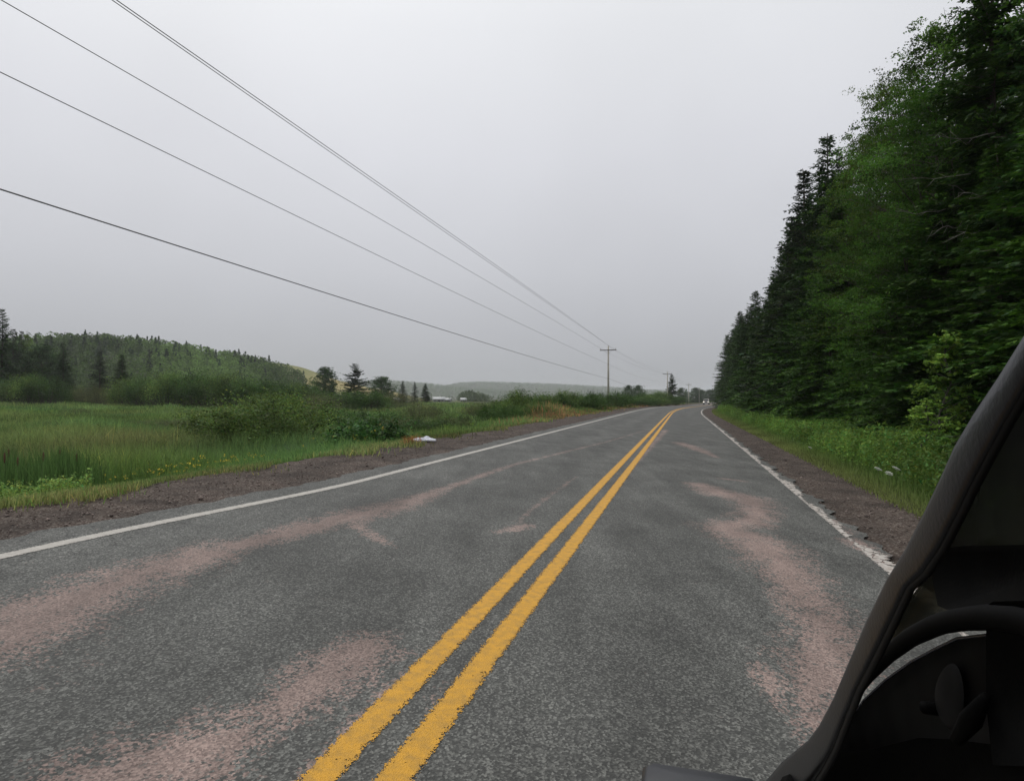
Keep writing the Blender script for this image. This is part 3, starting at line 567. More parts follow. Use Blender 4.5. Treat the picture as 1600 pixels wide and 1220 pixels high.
# ------------------------------------------------------------------ left side: trees, bushes
GB = 'bushes at the far edge of the marsh'
for px, D, yt, key, ws, lab in (
    (2, 120, 482, 'spruce_a', 1.24, 'tallest dark spruce cut by the left picture edge'),
    (19, 135, 513, 'spruce_c', 1.55, 'narrow dark spruce spire right of the tallest one at the left edge'),
    (33, 150, 517, 'spruce_a', 1.24, 'small bluish spruce spire third from the left edge'),
    (98, 125, 536, 'spruce_a', 1.47, 'dark spruce standing alone before the left slope of the wooded hill'),
    (156, 128, 548, 'spruce_c', 2.02, 'dark cone shaped spruce in front of the hill between two bush masses'),
    (192, 132, 553, 'spruce_b', 1.55, 'stubby dark spruce right of the cone shaped one below the hill'),
    (46, 150, 516, 'aspen', .6, 'thin leafy tree with a broken crown among the left edge spruces'),
    (64, 138, 536, 'round_tree', .9, 'broad rounded green tree between the left edge spruces'),
    (30, 140, 540, 'round_tree', .8, 'dark rounded tree behind the leftmost bushes'),
    (84, 145, 552, 'round_tree', .7, 'low rounded tree just left of the lone dark spruce'),
    (-30, 125, 520, 'round_tree', 1, 'wide green tree crossing the left picture edge'),
    (510, 170, 572, 'round_tree', 1.0, 'upright leafy tree standing in front of the yellow hillside'),
    (552, 150, 567, 'open_spruce', 1.35, 'open branched spruce standing alone right of the yellow hillside'),
    (595, 170, 587, 'round_tree', 1.3, 'light green leafy tree right of the lone open spruce'),
    (629, 210, 595, 'spruce_a', 1.9, 'leftmost of three small pointed spruces in the far field'),
    (648, 225, 596, 'spruce_c', 1.8, 'middle and slimmest of three small spruces in the far field'),
    (665, 215, 599, 'spruce_b', 2.1, 'rounded rightmost of three small spruces in the far field'),
    (982, 300, 601, 'round_tree', .95, 'left of two dark round trees beyond the nearest utility pole'),
    (997, 300, 601, 'round_tree', 1.05, 'right of two dark round trees beyond the nearest utility pole'),
    (1048.5, 190, 584, 'open_spruce', 1.0, 'ragged dark spruce right behind the second utility pole'),
    (1064, 330, 605, 'round_tree', .9, 'dark tree between the second and third utility poles'),
    (1072, 360, 607, 'maple', .8, 'dark tree right of the ragged spruce behind the third utility pole'),
    (1088, 400, 605, 'round_tree', 1.3, 'broad dark tree mass behind the fourth utility pole'),
    (1096, 430, 608, 'round_tree', 1.1, 'dark tree right of the fourth utility pole'),
    (1108, 440, 608, 'round_tree', 1.2, 'dark tree above the oncoming pickup'),
    (1118, 440, 606, 'round_tree', 1.3, 'dark tree between the oncoming pickup and the wood'),
    (1130, 450, 604, 'round_tree', 1.3, 'dark tree half hidden by the far end of the wood')):
    plant_px(key, px, D, yt, lab, None, ws)
for i, (px, D, yt, w_, key) in enumerate(((-40, 112, 588, 9, 'alder'), (8, 110, 585, 7, 'alder'), (38, 108, 582, 7, 'willow'), (70, 108, 580, 7, 'alder'), (90, 112, 590, 5, 'alder'),
    (118, 118, 597, 5, 'gale'), (140, 122, 594, 6, 'gale'), (165, 120, 596, 5, 'gale'), (200, 112, 587, 7, 'willow'), (228, 108, 583, 7, 'alder'), (258, 106, 577, 8, 'willow'), (290, 106, 576, 8, 'alder'),
    (322, 104, 580, 8, 'alder'), (352, 104, 578, 8, 'willow'), (384, 104, 584, 8, 'alder'), (410, 106, 588, 8, 'alder'), (436, 110, 592, 8, 'alder'), (462, 115, 594, 7, 'willow'), (486, 118, 598, 7, 'alder'))):
    plant_px(key, px, D, yt, {'alder': 'dark green alder bush', 'willow': 'lighter green willow bush', 'gale': 'low brownish bush'}[key] + ' in the belt along the far marsh edge under the hill', GB, wm=w_)
mid = ((384, 23.5, 622, 4.3, 'willow', 'large rounded willow bush in the middle of the marsh beside the pale grass'), (440, 27, 604, 4.6, 'willow', 'tall loose willow bush right of the largest marsh bush'), (330, 29, 650, 3.0, 'gale', 'low brownish bush left of the largest marsh bush'),
    (418, 23.5, 660, 2.2, 'alder', 'dense dark bush at the foot of the tall willow bushes'), (578, 19.0, 643, 2.5, 'broad', 'rounded bush with big glossy leaves at the roadside left of the litter'), (547, 19.5, 663, 1.4, 'broad', 'small glossy leaved bush on the left of the big glossy one'),
    (608, 19.5, 663, 1.3, 'alder', 'small dark bush on the right of the glossy leaved one'))
for px, D, yt, w_, key, lab in mid: plant_px(key, px, D, yt, lab, None, wm=w_)
mb = ((470, 45, 622, 5, 'gale'), (497, 40, 644, 3, 'alder'), (530, 44, 632, 5, 'alder'), (548, 38, 646, 2.6, 'alder'), (600, 40, 638, 4, 'alder'), (635, 36, 642, 4, 'gale'), (665, 34, 648, 3.4, 'alder'), (700, 36, 640, 4, 'gale'), (710, 40, 644, 3, 'alder'),
    (490, 60, 618, 6, 'gale'), (420, 62, 612, 6, 'willow'), (660, 60, 622, 5, 'gale'), (742, 62, 620, 4, 'gale'), (500, 95, 607, 8, 'gale'), (540, 100, 608, 8, 'alder'), (575, 100, 606, 7, 'alder'), (610, 105, 606, 9, 'gale'),
    (765, 70, 618, 4, 'gale'), (120, 60, 632, 3, 'gale'), (90, 34, 650, 2.4, 'gale'), (240, 44, 652, 5, 'gale'), (290, 40, 650, 5, 'gale'), (215, 40, 664, 4, 'gale'), (310, 27, 668, 2.5, 'gale'))
for px, D, yt, w_, key in mb: plant_px(key, px, D, yt, {'alder': 'mid green alder bush', 'willow': 'pale green willow bush', 'gale': 'low olive brown bush'}[key] + ' out in the marsh left of the road', 'bushes scattered over the marsh', wm=w_)
rb = ((770, 46, 627, 3, 'alder'), (785, 50, 622, 3, 'willow'), (812, 52, 604, 3.4, 'willow'), (828, 55, 611, 3.6, 'alder'), (846, 56, 612, 3.6, 'willow'), (864, 60, 613, 4, 'alder'), (880, 62, 607, 4, 'willow'), (898, 64, 614, 4, 'alder'), (915, 66, 609, 4, 'alder'), (932, 70, 612, 4, 'alder'),
    (960, 84, 608, 5, 'alder'), (968, 92, 615, 5, 'alder'), (985, 100, 619, 6, 'alder'), (1003, 110, 618, 7, 'alder'), (1020, 118, 617, 7, 'willow'), (1034, 130, 618, 7, 'alder'), (1050, 150, 617, 8, 'alder'), (1012, 150, 611, 8, 'alder'), (1030, 160, 610, 8, 'willow'), (995, 150, 616, 8, 'alder'), (800, 60, 614, 4, 'alder'), (840, 44, 627, 2.6, 'willow'), (800, 42, 630, 2.6, 'alder'))
for px, D, yt, w_, key in rb: plant_px(key, px, D, yt, {'alder': 'dense dark alder bush', 'willow': 'leafy willow bush with upright shoots'}[key] + ' in the thicket on the left verge by the poles', 'bushes of the thicket along the left verge', wm=w_)
for px, D, yt, w_, lab in ((700, 33, 660, 2.2, 'bright green leafy clump on the verge right of the white litter'), (742, 36, 655, 2.2, 'bright yellow green clump on the verge left of the thicket'), (778, 40, 650, 2.5, 'bright green clump at the near end of the thicket'), (840, 50, 642, 3.6, 'bright green clump in front of the thicket'), (880, 56, 636, 4, 'brightest yellow green clump below the thicket left of the nearest utility pole'), (600, 19.5, 680, .7, 'small pale yellow green weed at the foot of the glossy bush'), (905, 62, 634, 3, 'bright weed clump close left of the nearest utility pole')):
    plant_px('bright', px, D, yt, lab, None, wm=w_)
plant_px('orange', 641, 16.6, 675, 'rust orange dead shrub on the verge beside the white litter', None, 1.1)

# ------------------------------------------------------------------ grasses and weeds (countless)
def field(s, o, seed, sc_=1.0):
    g = np.random.default_rng(seed); v = 0
    for k in range(9):
        a = g.random() * 6.28; f = sc_ * g.uniform(.08, .9); v = v + np.sin((s * math.cos(a) + o * math.sin(a)) * f + g.random() * 6.28) / 3
    return v
def blades(x, y, z, h, wd, col, g, lean=.35):
    n = len(x); a = g.random(n) * 6.283; dx, dy = np.cos(a), np.sin(a); la = g.random(n) * 6.283; ln = h * np.abs(g.normal(0, lean, n)).clip(0, .9); lx, ly = np.cos(la) * ln, np.sin(la) * ln
    B = np.stack([x, y, z], -1); d = np.stack([dx, dy, 0 * dx], -1) * (wd / 2)[:, None]; m = B + np.stack([lx * .35, ly * .35, h * .58], -1); t = B + np.stack([lx, ly, h * (1 - .25 * (ln / h) ** 2)], -1)
    V = np.stack([B - d, B + d, m + d * .75, m - d * .75, t], 1).reshape(-1, 3); i = np.arange(n)[:, None] * 5
    return V, i + np.array([[0, 1, 2, 3]]), i + np.array([[3, 2, 4]]), np.repeat(col, 5, 0)
def stuff_blades(name, x, y, z, h, wd, col, g, label, cat, lean=.35):
    V, Q, T, c = blades(x, y, z, h, wd, col, g, lean); return tag(link(name, mesh_np(name, V, Q, T, col=c.clip(.004, .6)), M['grass']), label, cat, kind='stuff')
def polar(n, px0, px1, d0, d1, g):
    px = g.uniform(px0, px1, n); D = d0 * (d1 / d0) ** g.random(n); return (px - 800) / F * D, D
g = np.random.default_rng(31)
x, y = polar(420000, -260, 1070, 6.0, 210, g); s, o = inv(x, y); oe = o + flare(s)
k = (oe + .42 * field(s, oe, 15, 2.6) - .5 * (g.random(len(s)) < .04) < -7.25) & (s > 1.5) & (s < 400); x, y, s, o, oe = x[k], y[k], s[k], o[k], oe[k]; n = len(x)
z = H(s, o); D = y; edge = -7.3 - oe; f1 = field(s, o, 1, .35); f2 = field(s, o, 2, .8); f3 = field(s, o, 3, 2.2)
hh = (.12 + .50 * sm((edge - .3) / 2.4)) * (1 + .22 * f1 + .30 * f3).clip(.3, 1.9) * g.uniform(.6, 1.25, n) * (1 + .12 * f2)
wdt = (.004 + .00105 * D) * g.uniform(.6, 1.3, n)
cA = np.array([.074, .125, .030]); cB = np.array([.088, .120, .037]); cC = np.array([.048, .105, .034]); cT = np.array([.165, .140, .062]); cK = np.array([.085, .068, .040])
u = sm((f1 + 1) / 2)[:, None]; v = sm((f2 + .2) / 1.2)[:, None]; col = cA * (1 - u) + cB * u; col = col * (1 - .6 * v) + cC * .6 * v
br = (sm((field(s, o, 9, .5) - .45) / .7) * sm((edge - 6) / 6) * sm((60 - D) / 30))[:, None] * .4; col = col * (1 - br) + cK * br
tn = ((1 - sm((edge + .25 + .9 * f3 + .4 * field(s, o, 8, 5)) / 2.0)) * .6 + .12 * sm((f3 - .3)))[:, None].clip(0, 1) * (g.random((n, 1)) < .8); col = col * (1 - tn) + cT * tn
rd = ((D > 30) & (D < 110) & (edge < 3.5) & (g.random(n) < .35 + .2 * f1))[:, None]; col = np.where(rd, np.array([.19, .105, .052]), col)
col = col * (1 + .28 * f3 + .2 * f2)[:, None].clip(.5, 1.6) * g.uniform(.55, 1.5, (n, 1)); ys = g.random(n) < .05; col[ys] = col[ys] * np.array([1.9, 1.5, 1.3])
stuff_blades('meadow_grass', x, y, z, hh, wdt, col, g, 'tall marsh grass covering the meadow left of the road', 'grass', .62)
# right verge grass
n = 60000; s = 2 + 110 * g.random(n) ** 1.7; o = 3.42 + 2.0 * g.random(n) ** 1.25; o = np.where(g.random(n) < .10, 3.3 + .3 * g.random(n), o)
x, y = P(s, o); z = H(s, o); e_ = o - 3.45; hh = (.07 + .34 * sm(e_ / 1.3)) * g.uniform(.5, 1.3, n); f3 = field(s, o, 4, 2.0)
t_ = (1 - sm(e_ / 1.1))[:, None] * .45; col = (np.array([.075, .125, .030]) * (1 - t_) + np.array([.15, .135, .055]) * t_) * (1 + .15 * f3[:, None]) * g.uniform(.6, 1.4, (n, 1))
stuff_blades('verge_grass', x, y, z, hh, (.004 + .0010 * y) * g.uniform(.6, 1.3, n), col, g, 'short green and tan grass along the gravel on the right', 'grass')
# leafy weeds: stems with leaves
def weeds(s, o, h, leaf, nl, base, g, name, label, spread=.11):
    n = len(s); x, y = P(s, o); z = H(s, o); t = g.random((n, nl)) ** .7; a = g.random((n, nl)) * 6.283; rr = spread * (1.15 - t) * g.uniform(.4, 1.5, (n, nl)) + .02
    c = np.stack([x[:, None] + np.cos(a) * rr, y[:, None] + np.sin(a) * rr, z[:, None] + h[:, None] * (.12 + .88 * t)], -1).reshape(-1, 3)
    colr = (np.array(base) * g.uniform(.65, 1.35, (n, 1)))[:, None, :] * g.uniform(.75, 1.3, (n, nl, 1)) * (1 + .2 * g.normal(size=(n, nl, 1)) * np.array([1, .1, -.3])) * (1 + .3 * field(s, o, 40, 1.4))[:, None, None].clip(.5, 1.7); 
    V, Q, cl = leaves(c, leaf * g.uniform(.6, 1.35, n * nl), .42, g, .7, colr.reshape(-1, 3).clip(.01, .5))
    V2, Q2, T2, c2 = blades(x, y, z, h * .95, np.full(n, .008), np.tile(np.array(base) * .7, (n, 1)), g, .05)
    me = mesh_np(name, np.vstack([V, V2]), np.vstack([Q, Q2 + len(V)]), T2 + len(V), col=np.vstack([cl, c2])); return tag(link(name, me, M['leaf']), label, 'weeds', kind='stuff')
n = 9000; s = 5 + 95 * g.random(n) ** 1.5; o = 4.15 + 4.6 * g.random(n) ** .9; fm = field(s, o, 6, 1.2)
kk = (fm > -.75) & (o < woff(60) - .3); s, o, fm = s[kk], o[kk], fm[kk]; kk = o < np.array([woff(q) for q in s]) - .8; s, o, fm = s[kk], o[kk], fm[kk]
h = (.74 + .34 * fm).clip(.3, 1.3) * g.uniform(.7, 1.25, len(s)) * (1 - .3 * sm((o - 6.8) / 2))
weeds(s, o, h, .10, 26, (.108, .190, .038), g, 'leafy_weeds', 'dense bright green leafy weeds covering the bank below the wood')
px, D = g.uniform(-200, 860, 9000), 11 * (60 / 11) ** g.random(9000); x, y = (px - 800) / F * D, D; s, o = inv(x, y); fm = field(s, o, 12, 1.1); kk = (o < -10.5) & (fm > .15); s, o, fm, D_ = s[kk], o[kk], fm[kk], D[kk]
weeds(s, o, (.35 + .28 * fm).clip(.3, 1.0) * g.uniform(.7, 1.3, len(s)), .085, 16, (.060, .105, .028), g, 'marsh_herbs', 'leafy herbs growing in patches through the marsh grass', .16)
px, D = g.uniform(-120, 140, 900), g.uniform(7.3, 9.0, 900); s, o = inv((px - 800) / F * D, D); kk = o + flare(s) < -7.9; s, o = s[kk], o[kk]
weeds(s, o, g.uniform(.18, .38, len(s)), .045, 14, (.10, .155, .038), g, 'roadside_weeds', 'pale yellow green leafy weeds at the lower left beside the gravel', .07)
# pale blue-green tussocks near the rounded bushes, tall reeds at the left
n = 12000; px = g.normal(495, 38, n); D = g.normal(20.5, 1.6, n); x, y = (px - 800) / F * D, D; s, o = inv(x, y); kk = o < -9
stuff_blades('blue_green_grass', x[kk], y[kk], H(s, o)[kk], g.uniform(.35, .62, kk.sum()), np.full(kk.sum(), .014), np.array([.085, .135, .075]) * g.uniform(.7, 1.3, (kk.sum(), 1)), g, 'soft bluish green grass patch left of the rounded roadside bush', 'grass', .45)
n = 3400; px = np.concatenate([g.normal(5, 22, n // 2), g.normal(95, 26, n // 2)]); D = g.uniform(10.2, 13.5, n); x, y = (px - 800) / F * D, D; s, o = inv(x, y)
stuff_blades('reeds', x, y, H(s, o), g.uniform(.8, 1.35, n), g.uniform(.012, .022, n), np.array([.050, .095, .026]) * g.uniform(.5, 1.6, (n, 1)), g, 'tall upright dark green reeds at the left edge of the marsh', 'reeds', .13)
M['cattail'] = mat('cattail', (.09, .045, .022), .9); M['reedstem'] = mat('reed_stem', (.09, .13, .04), .7)
for i, (px, D, yt) in enumerate(((5, 10.5, 700), (26, 11, 708), (66, 11.2, 700), (12, 12.5, 696), (118, 12, 704), (92, 12.4, 697))):
    x, y = at(px, D); gz = ground_at(x, y); h = (YH - yt) / F * D + CAMH - gz; r = empty('cattail', (x, y, gz))
    a_ = MB(); a_.tube([(0, 0, 0), (.02, 0, h * .6), (.03, .01, h)], [.007, .005, .003], 5); a_.build('stem', M['reedstem'], r)
    b_ = MB(); zz = np.linspace(h * .82, h * .95, 6); b_.tube(np.column_stack([np.full(6, .028), np.full(6, .008), zz]), [.006, .014, .016, .016, .014, .005], 8); b_.build('seed_head', M['cattail'], r, smooth=True)
    tag(r, 'brown topped cattail standing among the tall reeds at the left edge', 'cattail', 'cattails among the reeds')
# yellow flowers (countless), white umbels (three)
n = 150; px = np.concatenate([g.normal(330, 45, 75), g.uniform(150, 600, 75)]); D = np.interp(px, [0, 300, 600], [10, 13, 18]) + g.uniform(-.7, 2.2, n); x, y = (px - 800) / F * D, D; s, o = inv(x, y); kk = o < -8.0
fl_c = np.stack([x, y, H(s, o) + g.uniform(.35, .7, n)], -1)[kk]; pos = (fl_c[:, None] + g.normal(0, .018, (len(fl_c), 4, 3))).reshape(-1, 3)
V, Q, cl = leaves(pos, np.full(len(pos), .034), .8, g, 1.5, np.tile(np.array([[.55, .42, .04]]), (len(pos), 1)) * g.uniform(.7, 1.2, (len(pos), 1)))
V2, Q2, T2, c2 = blades(fl_c[:, 0], fl_c[:, 1], fl_c[:, 2] - .5, np.full(len(fl_c), .5), np.full(len(fl_c), .006), np.tile([[.07, .12, .03]], (len(fl_c), 1)), g, .02)
tag(link('yellow_wildflowers', mesh_np('wildflowers', np.vstack([V, V2]), np.vstack([Q, Q2 + len(V)]), T2 + len(V), col=np.vstack([cl, c2])), M['leaf']), 'small yellow wildflowers dotted through the grass along the left verge', 'wildflowers', kind='stuff')
M['umbel'] = mat('umbel', (.72, .74, .66), .8)
for px, py, D, lab in ((1371, 731, 12.2, 'left of three white flower umbels in the right verge'), (1399, 730, 12.0, 'rightmost and widest of three white flower umbels in the right verge'), (1388, 738, 11.7, 'lowest of three white flower umbels in the right verge'), (1265, 698, 17, 'small white flower alone in the verge, far from the three umbels')):
    x, y = at(px, D); zt = CAMH + (YH - py) / F * D; gz = ground_at(x, y); zt = max(zt, gz + .25); r = empty('white_wildflower', (x, y, gz), random.random() * .8); h = zt - gz; q = MB(); q.tube([(0, 0, -.05), (.01, 0, h * .6), (0, 0, h - .03)], [.004, .003, .002], 5)
    um = MB(); R0 = .065 if D < 13 else .045
    for k in range(26):
        a_ = k * 2.4; rr = R0 * math.sqrt((k + .5) / 26); p = (rr * math.cos(a_), rr * math.sin(a_), h - .02 * (rr / R0) ** 2 + .5 * rr * math.sin(a_))
        q.tube([(0, 0, h - .05), p], [.0012, .001], 3, cap=False)
        for j in range(6): b2 = j * 1.047; k_ = R0 * .09; c_ = (p[0] + 2 * k_ * math.cos(b2), p[1] + 2 * k_ * math.sin(b2), p[2] + .003); um.add([p, (c_[0] - k_, c_[1] + k_, c_[2]), (c_[0] + k_, c_[1], c_[2] + .002), (c_[0], c_[1] - k_, c_[2] - .002)], [(0, 1, 2, 3)])
    q.build('stem', M['reedstem'], r); um.build('flower_head', M['umbel'], r); tag(r, lab, 'flower')

# ------------------------------------------------------------------ hills
def hill(name, xs, ztop, yc, wf, wb, colr, mat_):
    """ridge running across: crest height ztop(x) at depth yc, falling to the front over wf and to the back over wb"""
    X = np.linspace(xs[0] - 60, xs[-1] + 60, 90); Y = np.concatenate([np.linspace(yc - wf, yc, 26), np.linspace(yc, yc + wb, 14)[1:]])
    XX, YY = np.meshgrid(X, Y, indexing='ij'); zt = np.interp(XX, xs, ztop, left=-6, right=-6)
    xe = sm((XX - X[0]) / 60) * sm((X[-1] - XX) / 60); t = np.where(YY < yc, (YY - yc + wf) / wf, 1 - (YY - yc) / wb)
    Z = (zt * xe) * sm(t) * 1.0 - 4 * (1 - sm(t * 4)) - .5; Z += .6 * np.sin(XX * .07 + YY * .05) * sm(t)
    o = link(name, mesh_np(name, np.stack([XX, YY, Z], -1).reshape(-1, 3), grid_faces(*XX.shape, flip=True), smooth=True), mat_); tag(o, kind='structure')
    def hz(x, y): 
        z_ = np.interp(x, xs, ztop, left=-6, right=-6) * sm((x - X[0]) / 60) * sm((X[-1] - x) / 60); tt = np.where(y < yc, (y - yc + wf) / wf, 1 - (y - yc) / wb); return z_ * sm(tt) - .5
    return hz
def crest(pts, D, sub=0): return [(px - 800) / F * D for px, _ in pts], [CAMH + (YH - py) / F * D - sub for _, py in pts]
M['hillfloor'] = noise_mat('hill_floor', (.03, .042, .018), (.06, .07, .03), .05, 6, 1)
M['hay'] = noise_mat('hayfield', (.13, .15, .05), (.26, .21, .08), .012, 8, 1, .1, 2, vec_scale=(1, 1, 3), lo=.40, hi=.58)
xs, zt = crest(((-160, 545), (-60, 548), (20, 540), (80, 534), (130, 525), (200, 528), (250, 532), (330, 546), (400, 559), (440, 569), (470, 584), (492, 604)), 380, 7)
hz1 = hill('wooded_hill', xs, zt, 380, 190, 160, None, M['hillfloor'])
xs2, zt2 = crest(((330, 560), (400, 560), (440, 566), (470, 572), (500, 582), (530, 592), (560, 600), (600, 608), (640, 616)), 560, 1)
hz2 = hill('hayfield_hill', xs2, zt2, 560, 260, 200, None, M['hay'])
def crowns(name, x, y, z, h, conif, col, g, nl, label, lsz=.34):
    """many crowns as one mass: clumps of leaf faces through each crown's volume"""
    n = len(x); t = g.random((n, nl)); a = g.random((n, nl)) * 6.283; rr = np.sqrt(g.random((n, nl)))
    prof = np.where(conif[:, None], (1 - t) * .24, .52 * np.sin(np.clip(t * .9 + .12, 0, 1) * np.pi) ** .6); r_ = prof * h[:, None] * (rr * .6 + .4)
    c = np.stack([x[:, None] + np.cos(a) * r_, y[:, None] + np.sin(a) * r_, z[:, None] + h[:, None] * t], -1).reshape(-1, 3)
    cl = (col * g.uniform(.5, 1.65, (n, 1)))[:, None] * g.uniform(.75, 1.3, (n, nl, 1)); V, Q, c4 = leaves(c, np.repeat(h, nl) * lsz * .35 * g.uniform(.6, 1.3, n * nl), .7, g, .5, cl.reshape(-1, 3).clip(.01, .4))
    return tag(link(name, mesh_np(name, V, Q, col=c4), M['leaf']), label, 'woodland', kind='stuff')
g = np.random.default_rng(77)
n = 2700; x = g.uniform(-345, -118, n); y = g.uniform(200, 400, n); z = hz1(x, y); k = (z > -1); x, y, z = x[k], y[k], z[k]; n = len(x)
cf = g.random(n) < .07 + .08 * (z > 15) * (x > -240); h = np.where(cf, g.uniform(7, 11, n), g.uniform(5, 9.5, n)) * np.interp(z, [0, 6, 20], [.7, .85, 1])
col = np.where(cf[:, None], np.array([[.026, .045, .020]]), np.array([[.062, .105, .027]]) * (1 + .35 * np.sin(x * .05 + y * .03))[:, None])
crowns('hill_woodland', x, y, z, h, cf, col, g, 110, 'mixed green woodland covering the rounded hill on the left')
# far ridges under the fog
xs3, zt3 = crest(((430, 600), (560, 596), (606, 595), (671, 600), (700, 604), (740, 608), (800, 612)), 2380, 8); hz3 = hill('far_ridge', xs3, zt3, 2380, 480, 400, None, M['hillfloor'])
xs4, zt4 = crest(((640, 612), (690, 605), (714, 599), (747, 597), (790, 598), (849, 600), (916, 603), (950, 605), (1000, 609), (1060, 613), (1140, 616), (1250, 618)), 3000, 8); hz4 = hill('far_ridge', xs4, zt4, 3000, 560, 400, None, M['hillfloor'])
for hz, xa, xb, ya, yb, nn, lab in ((hz3, -950, 115, 2020, 2430, 4200, 'hazy green woodland on the nearer far ridge left of the poles'), (hz4, -530, 1560, 2620, 3050, 8500, 'faint woodland on the farthest ridge fading into fog')):
    x = g.uniform(xa, xb, nn); y = g.uniform(ya, yb, nn); z = hz(x, y); h = g.uniform(9, 15, nn); cf = g.random(nn) < .25
    crowns('distant_woodland', x, y, z, h, cf, np.tile(np.array([[.05, .08, .03]]), (nn, 1)), g, 24, lab, .55)
# hazy clump of dark trees and hedges on the plain before the ridge
n = 420; px = np.concatenate([g.uniform(718, 764, 170), g.uniform(560, 1120, 250)]); D = np.concatenate([g.uniform(480, 540, 170), g.uniform(420, 640, 250)]); x, y = (px - 800) / F * D, D; s, o = inv(x, y); z = H(s, o)
h = np.concatenate([g.uniform(6, 9.5, 170) * np.interp(px[:170], [718, 725, 738, 764], [.6, 1, 1, .6]), g.uniform(2.5, 5.5, 250)])
crowns('plain_woodland', x, y, z, h, g.random(n) < .2, np.tile(np.array([[.045, .065, .028]]), (n, 1)), g, 60, 'dark tree clumps and hedges on the plain before the foggy ridge')

# farm buildings far off
M['whitewall'] = mat('barn_wall', (.22, .22, .21), .8); M['whiteroof'] = mat('barn_roof', (.42, .43, .43), .6); M['dark'] = mat('dark_opening', (.03, .03, .03), .8)
def barn(px, D, ln, wd, h, pit, rz, lab):
    x, y = at(px, D); z = ground_at(x, y) - .3; r = empty('farm_building', (x, y, z), rz); a_ = MB(); a_.box((-ln / 2, -wd / 2, 0), (ln / 2, wd / 2, h)); a_.build('wall', M['whitewall'], r)
    b_ = MB(); e_ = .4; X = ln / 2 + e_; Y = wd / 2 + e_
    b_.add([(-X, -Y, h - .1), (X, -Y, h - .1), (X, 0, h + pit), (-X, 0, h + pit), (-X, Y, h - .1), (X, Y, h - .1), (-X, -Y, h + .12), (X, -Y, h + .12), (X, 0, h + pit + .2), (-X, 0, h + pit + .2), (-X, Y, h + .12), (X, Y, h + .12)],
           [(6, 7, 8, 9), (9, 8, 11, 10), (0, 3, 2, 1), (3, 4, 5, 2), (0, 1, 7, 6), (4, 10, 11, 5)], [(1, 2, 8), (1, 8, 7), (2, 5, 11), (2, 11, 8), (0, 6, 9), (0, 9, 3), (3, 9, 10), (3, 10, 4)]); b_.build('roof', M['whiteroof'], r)
    c_ = MB(); c_.box((-ln * .1, -wd / 2 - .05, 0.1), (ln * .1, -wd / 2 + .02, h * .8)); c_.build('door', M['dark'], r)
    for q in (-.35, .3): c_ = MB(); c_.box((ln * q - .5, -wd / 2 - .04, h * .4), (ln * q + .5, -wd / 2 + .02, h * .75)); c_.build('window', M['dark'], r)
    tag(r, lab, 'farm building')
barn(686, 420, 8, 6, 2.0, 1.5, .1, 'leftmost and longest of the white roofed farm buildings in the far field')
barn(700, 430, 4, 5, 1.5, 1.2, -.1, 'small white roofed farm building right of the longest one')
barn(724, 440, 4, 5, 1.8, 1.3, .2, 'small white farm building below the dark tree clump')
barn(620, 400, 4, 4, 1.4, .9, 0, 'small pale farm building between the small far spruces')
barn(977, 300, 1.6, 3, 3.0, 1.2, .1, 'tiny white building below the two dark round trees')

# ------------------------------------------------------------------ utility poles and wires
def pole(x, y, h, label, detail=True, dark_top=True):
    z = ground_at(x, y); rz = -R(20); r = empty('utility_pole', (x, y, z), rz)
    a_ = MB(); a_.tube([(0, 0, -.3), (.0, 0, h * .5), (.02, 0, h)], [.165, .14, .105], 14); a_.build('shaft', M['pole'], r, smooth=True)
    b_ = MB(); b_.box((-1.22, -.16, h - .62), (1.22, -.05, h - .50), .01); b_.build('crossarm', M['arm'], r)
    for q in (-1, 1):
        c_ = MB(); c_.tube([(q * .62, -.105, h - .62), (0.02, -.125, h - 1.15)], [.014, .014], 5); c_.build('brace', M['metal'], r)
    for q in (-1.1, 1.1, 0):
        c_ = MB(); zb = h - .50 if q else h; c_.tube([(q, -.1 if q else 0, zb + t) for t in (0, .05, .09, .12, .16, .2)], [.018, .03, .045, .03, .045, .02], 8); c_.build('insulator', M['porcelain'], r, smooth=True)
    if detail:
        c_ = MB(); c_.box((-.03, -.2, h - 2.75), (.03, -.1, h - 2.55)); c_.build('neutral_bracket', M['metal'], r)
        c_ = MB(); c_.box((-.04, -.22, h - 4.85), (.04, -.12, h - 4.65)); c_.build('cable_clamp', M['metal'], r)
        c_ = MB(); c_.tube([(.15, -.06, .1), (.155, -.06, 2.4)], [.02, .02], 6); c_.build('ground_wire_guard', M['metal'], r)
    tag(r, label, 'utility pole', 'utility poles along the left side of the road'); return np.array([x, y, z + h])
d0 = np.array([math.sin(R(15.7)), math.cos(R(15.7))]); r0 = np.array([math.cos(R(15.7)), -math.sin(R(15.7))])
PP = [tuple(-16 * d0 - 10.5 * r0)] + [at(950.5, 89), at(1043, 165), at(1076, 274), at(1092.5, 395), at(1101.7, 540), at(1113.5, 575)]
tops = [541, 541, 581, 599, 608, 611.5, 614]
lab = ['wooden utility pole beside the road behind the viewpoint', 'nearest and tallest utility pole, pale wood with a single crossarm', 'second utility pole, standing in front of the ragged dark spruce', 'third utility pole, right of the ragged spruce', 'fourth utility pole, before the dark trees left of the pickup', 'thin far pole just left above the oncoming pickup', 'farthest utility pole, just right above the oncoming pickup']
top3 = []
for i, (p, ty, lb) in enumerate(zip(PP, tops, lab)):
    g_ = ground_at(*p); h = 9.15 if i == 0 else (YH - ty) / F * p[1] + CAMH - g_
    if i == 0: h = 9.15 - g_
    top3.append(pole(p[0], p[1], h, lb, i < 3))
for px, D in ((1104.8, 560), (1108.6, 565)):
    x, y = at(px, D); pole(x, y, (YH - 614) / F * D + CAMH - ground_at(x, y), 'thin far pole directly above the oncoming pickup', False)
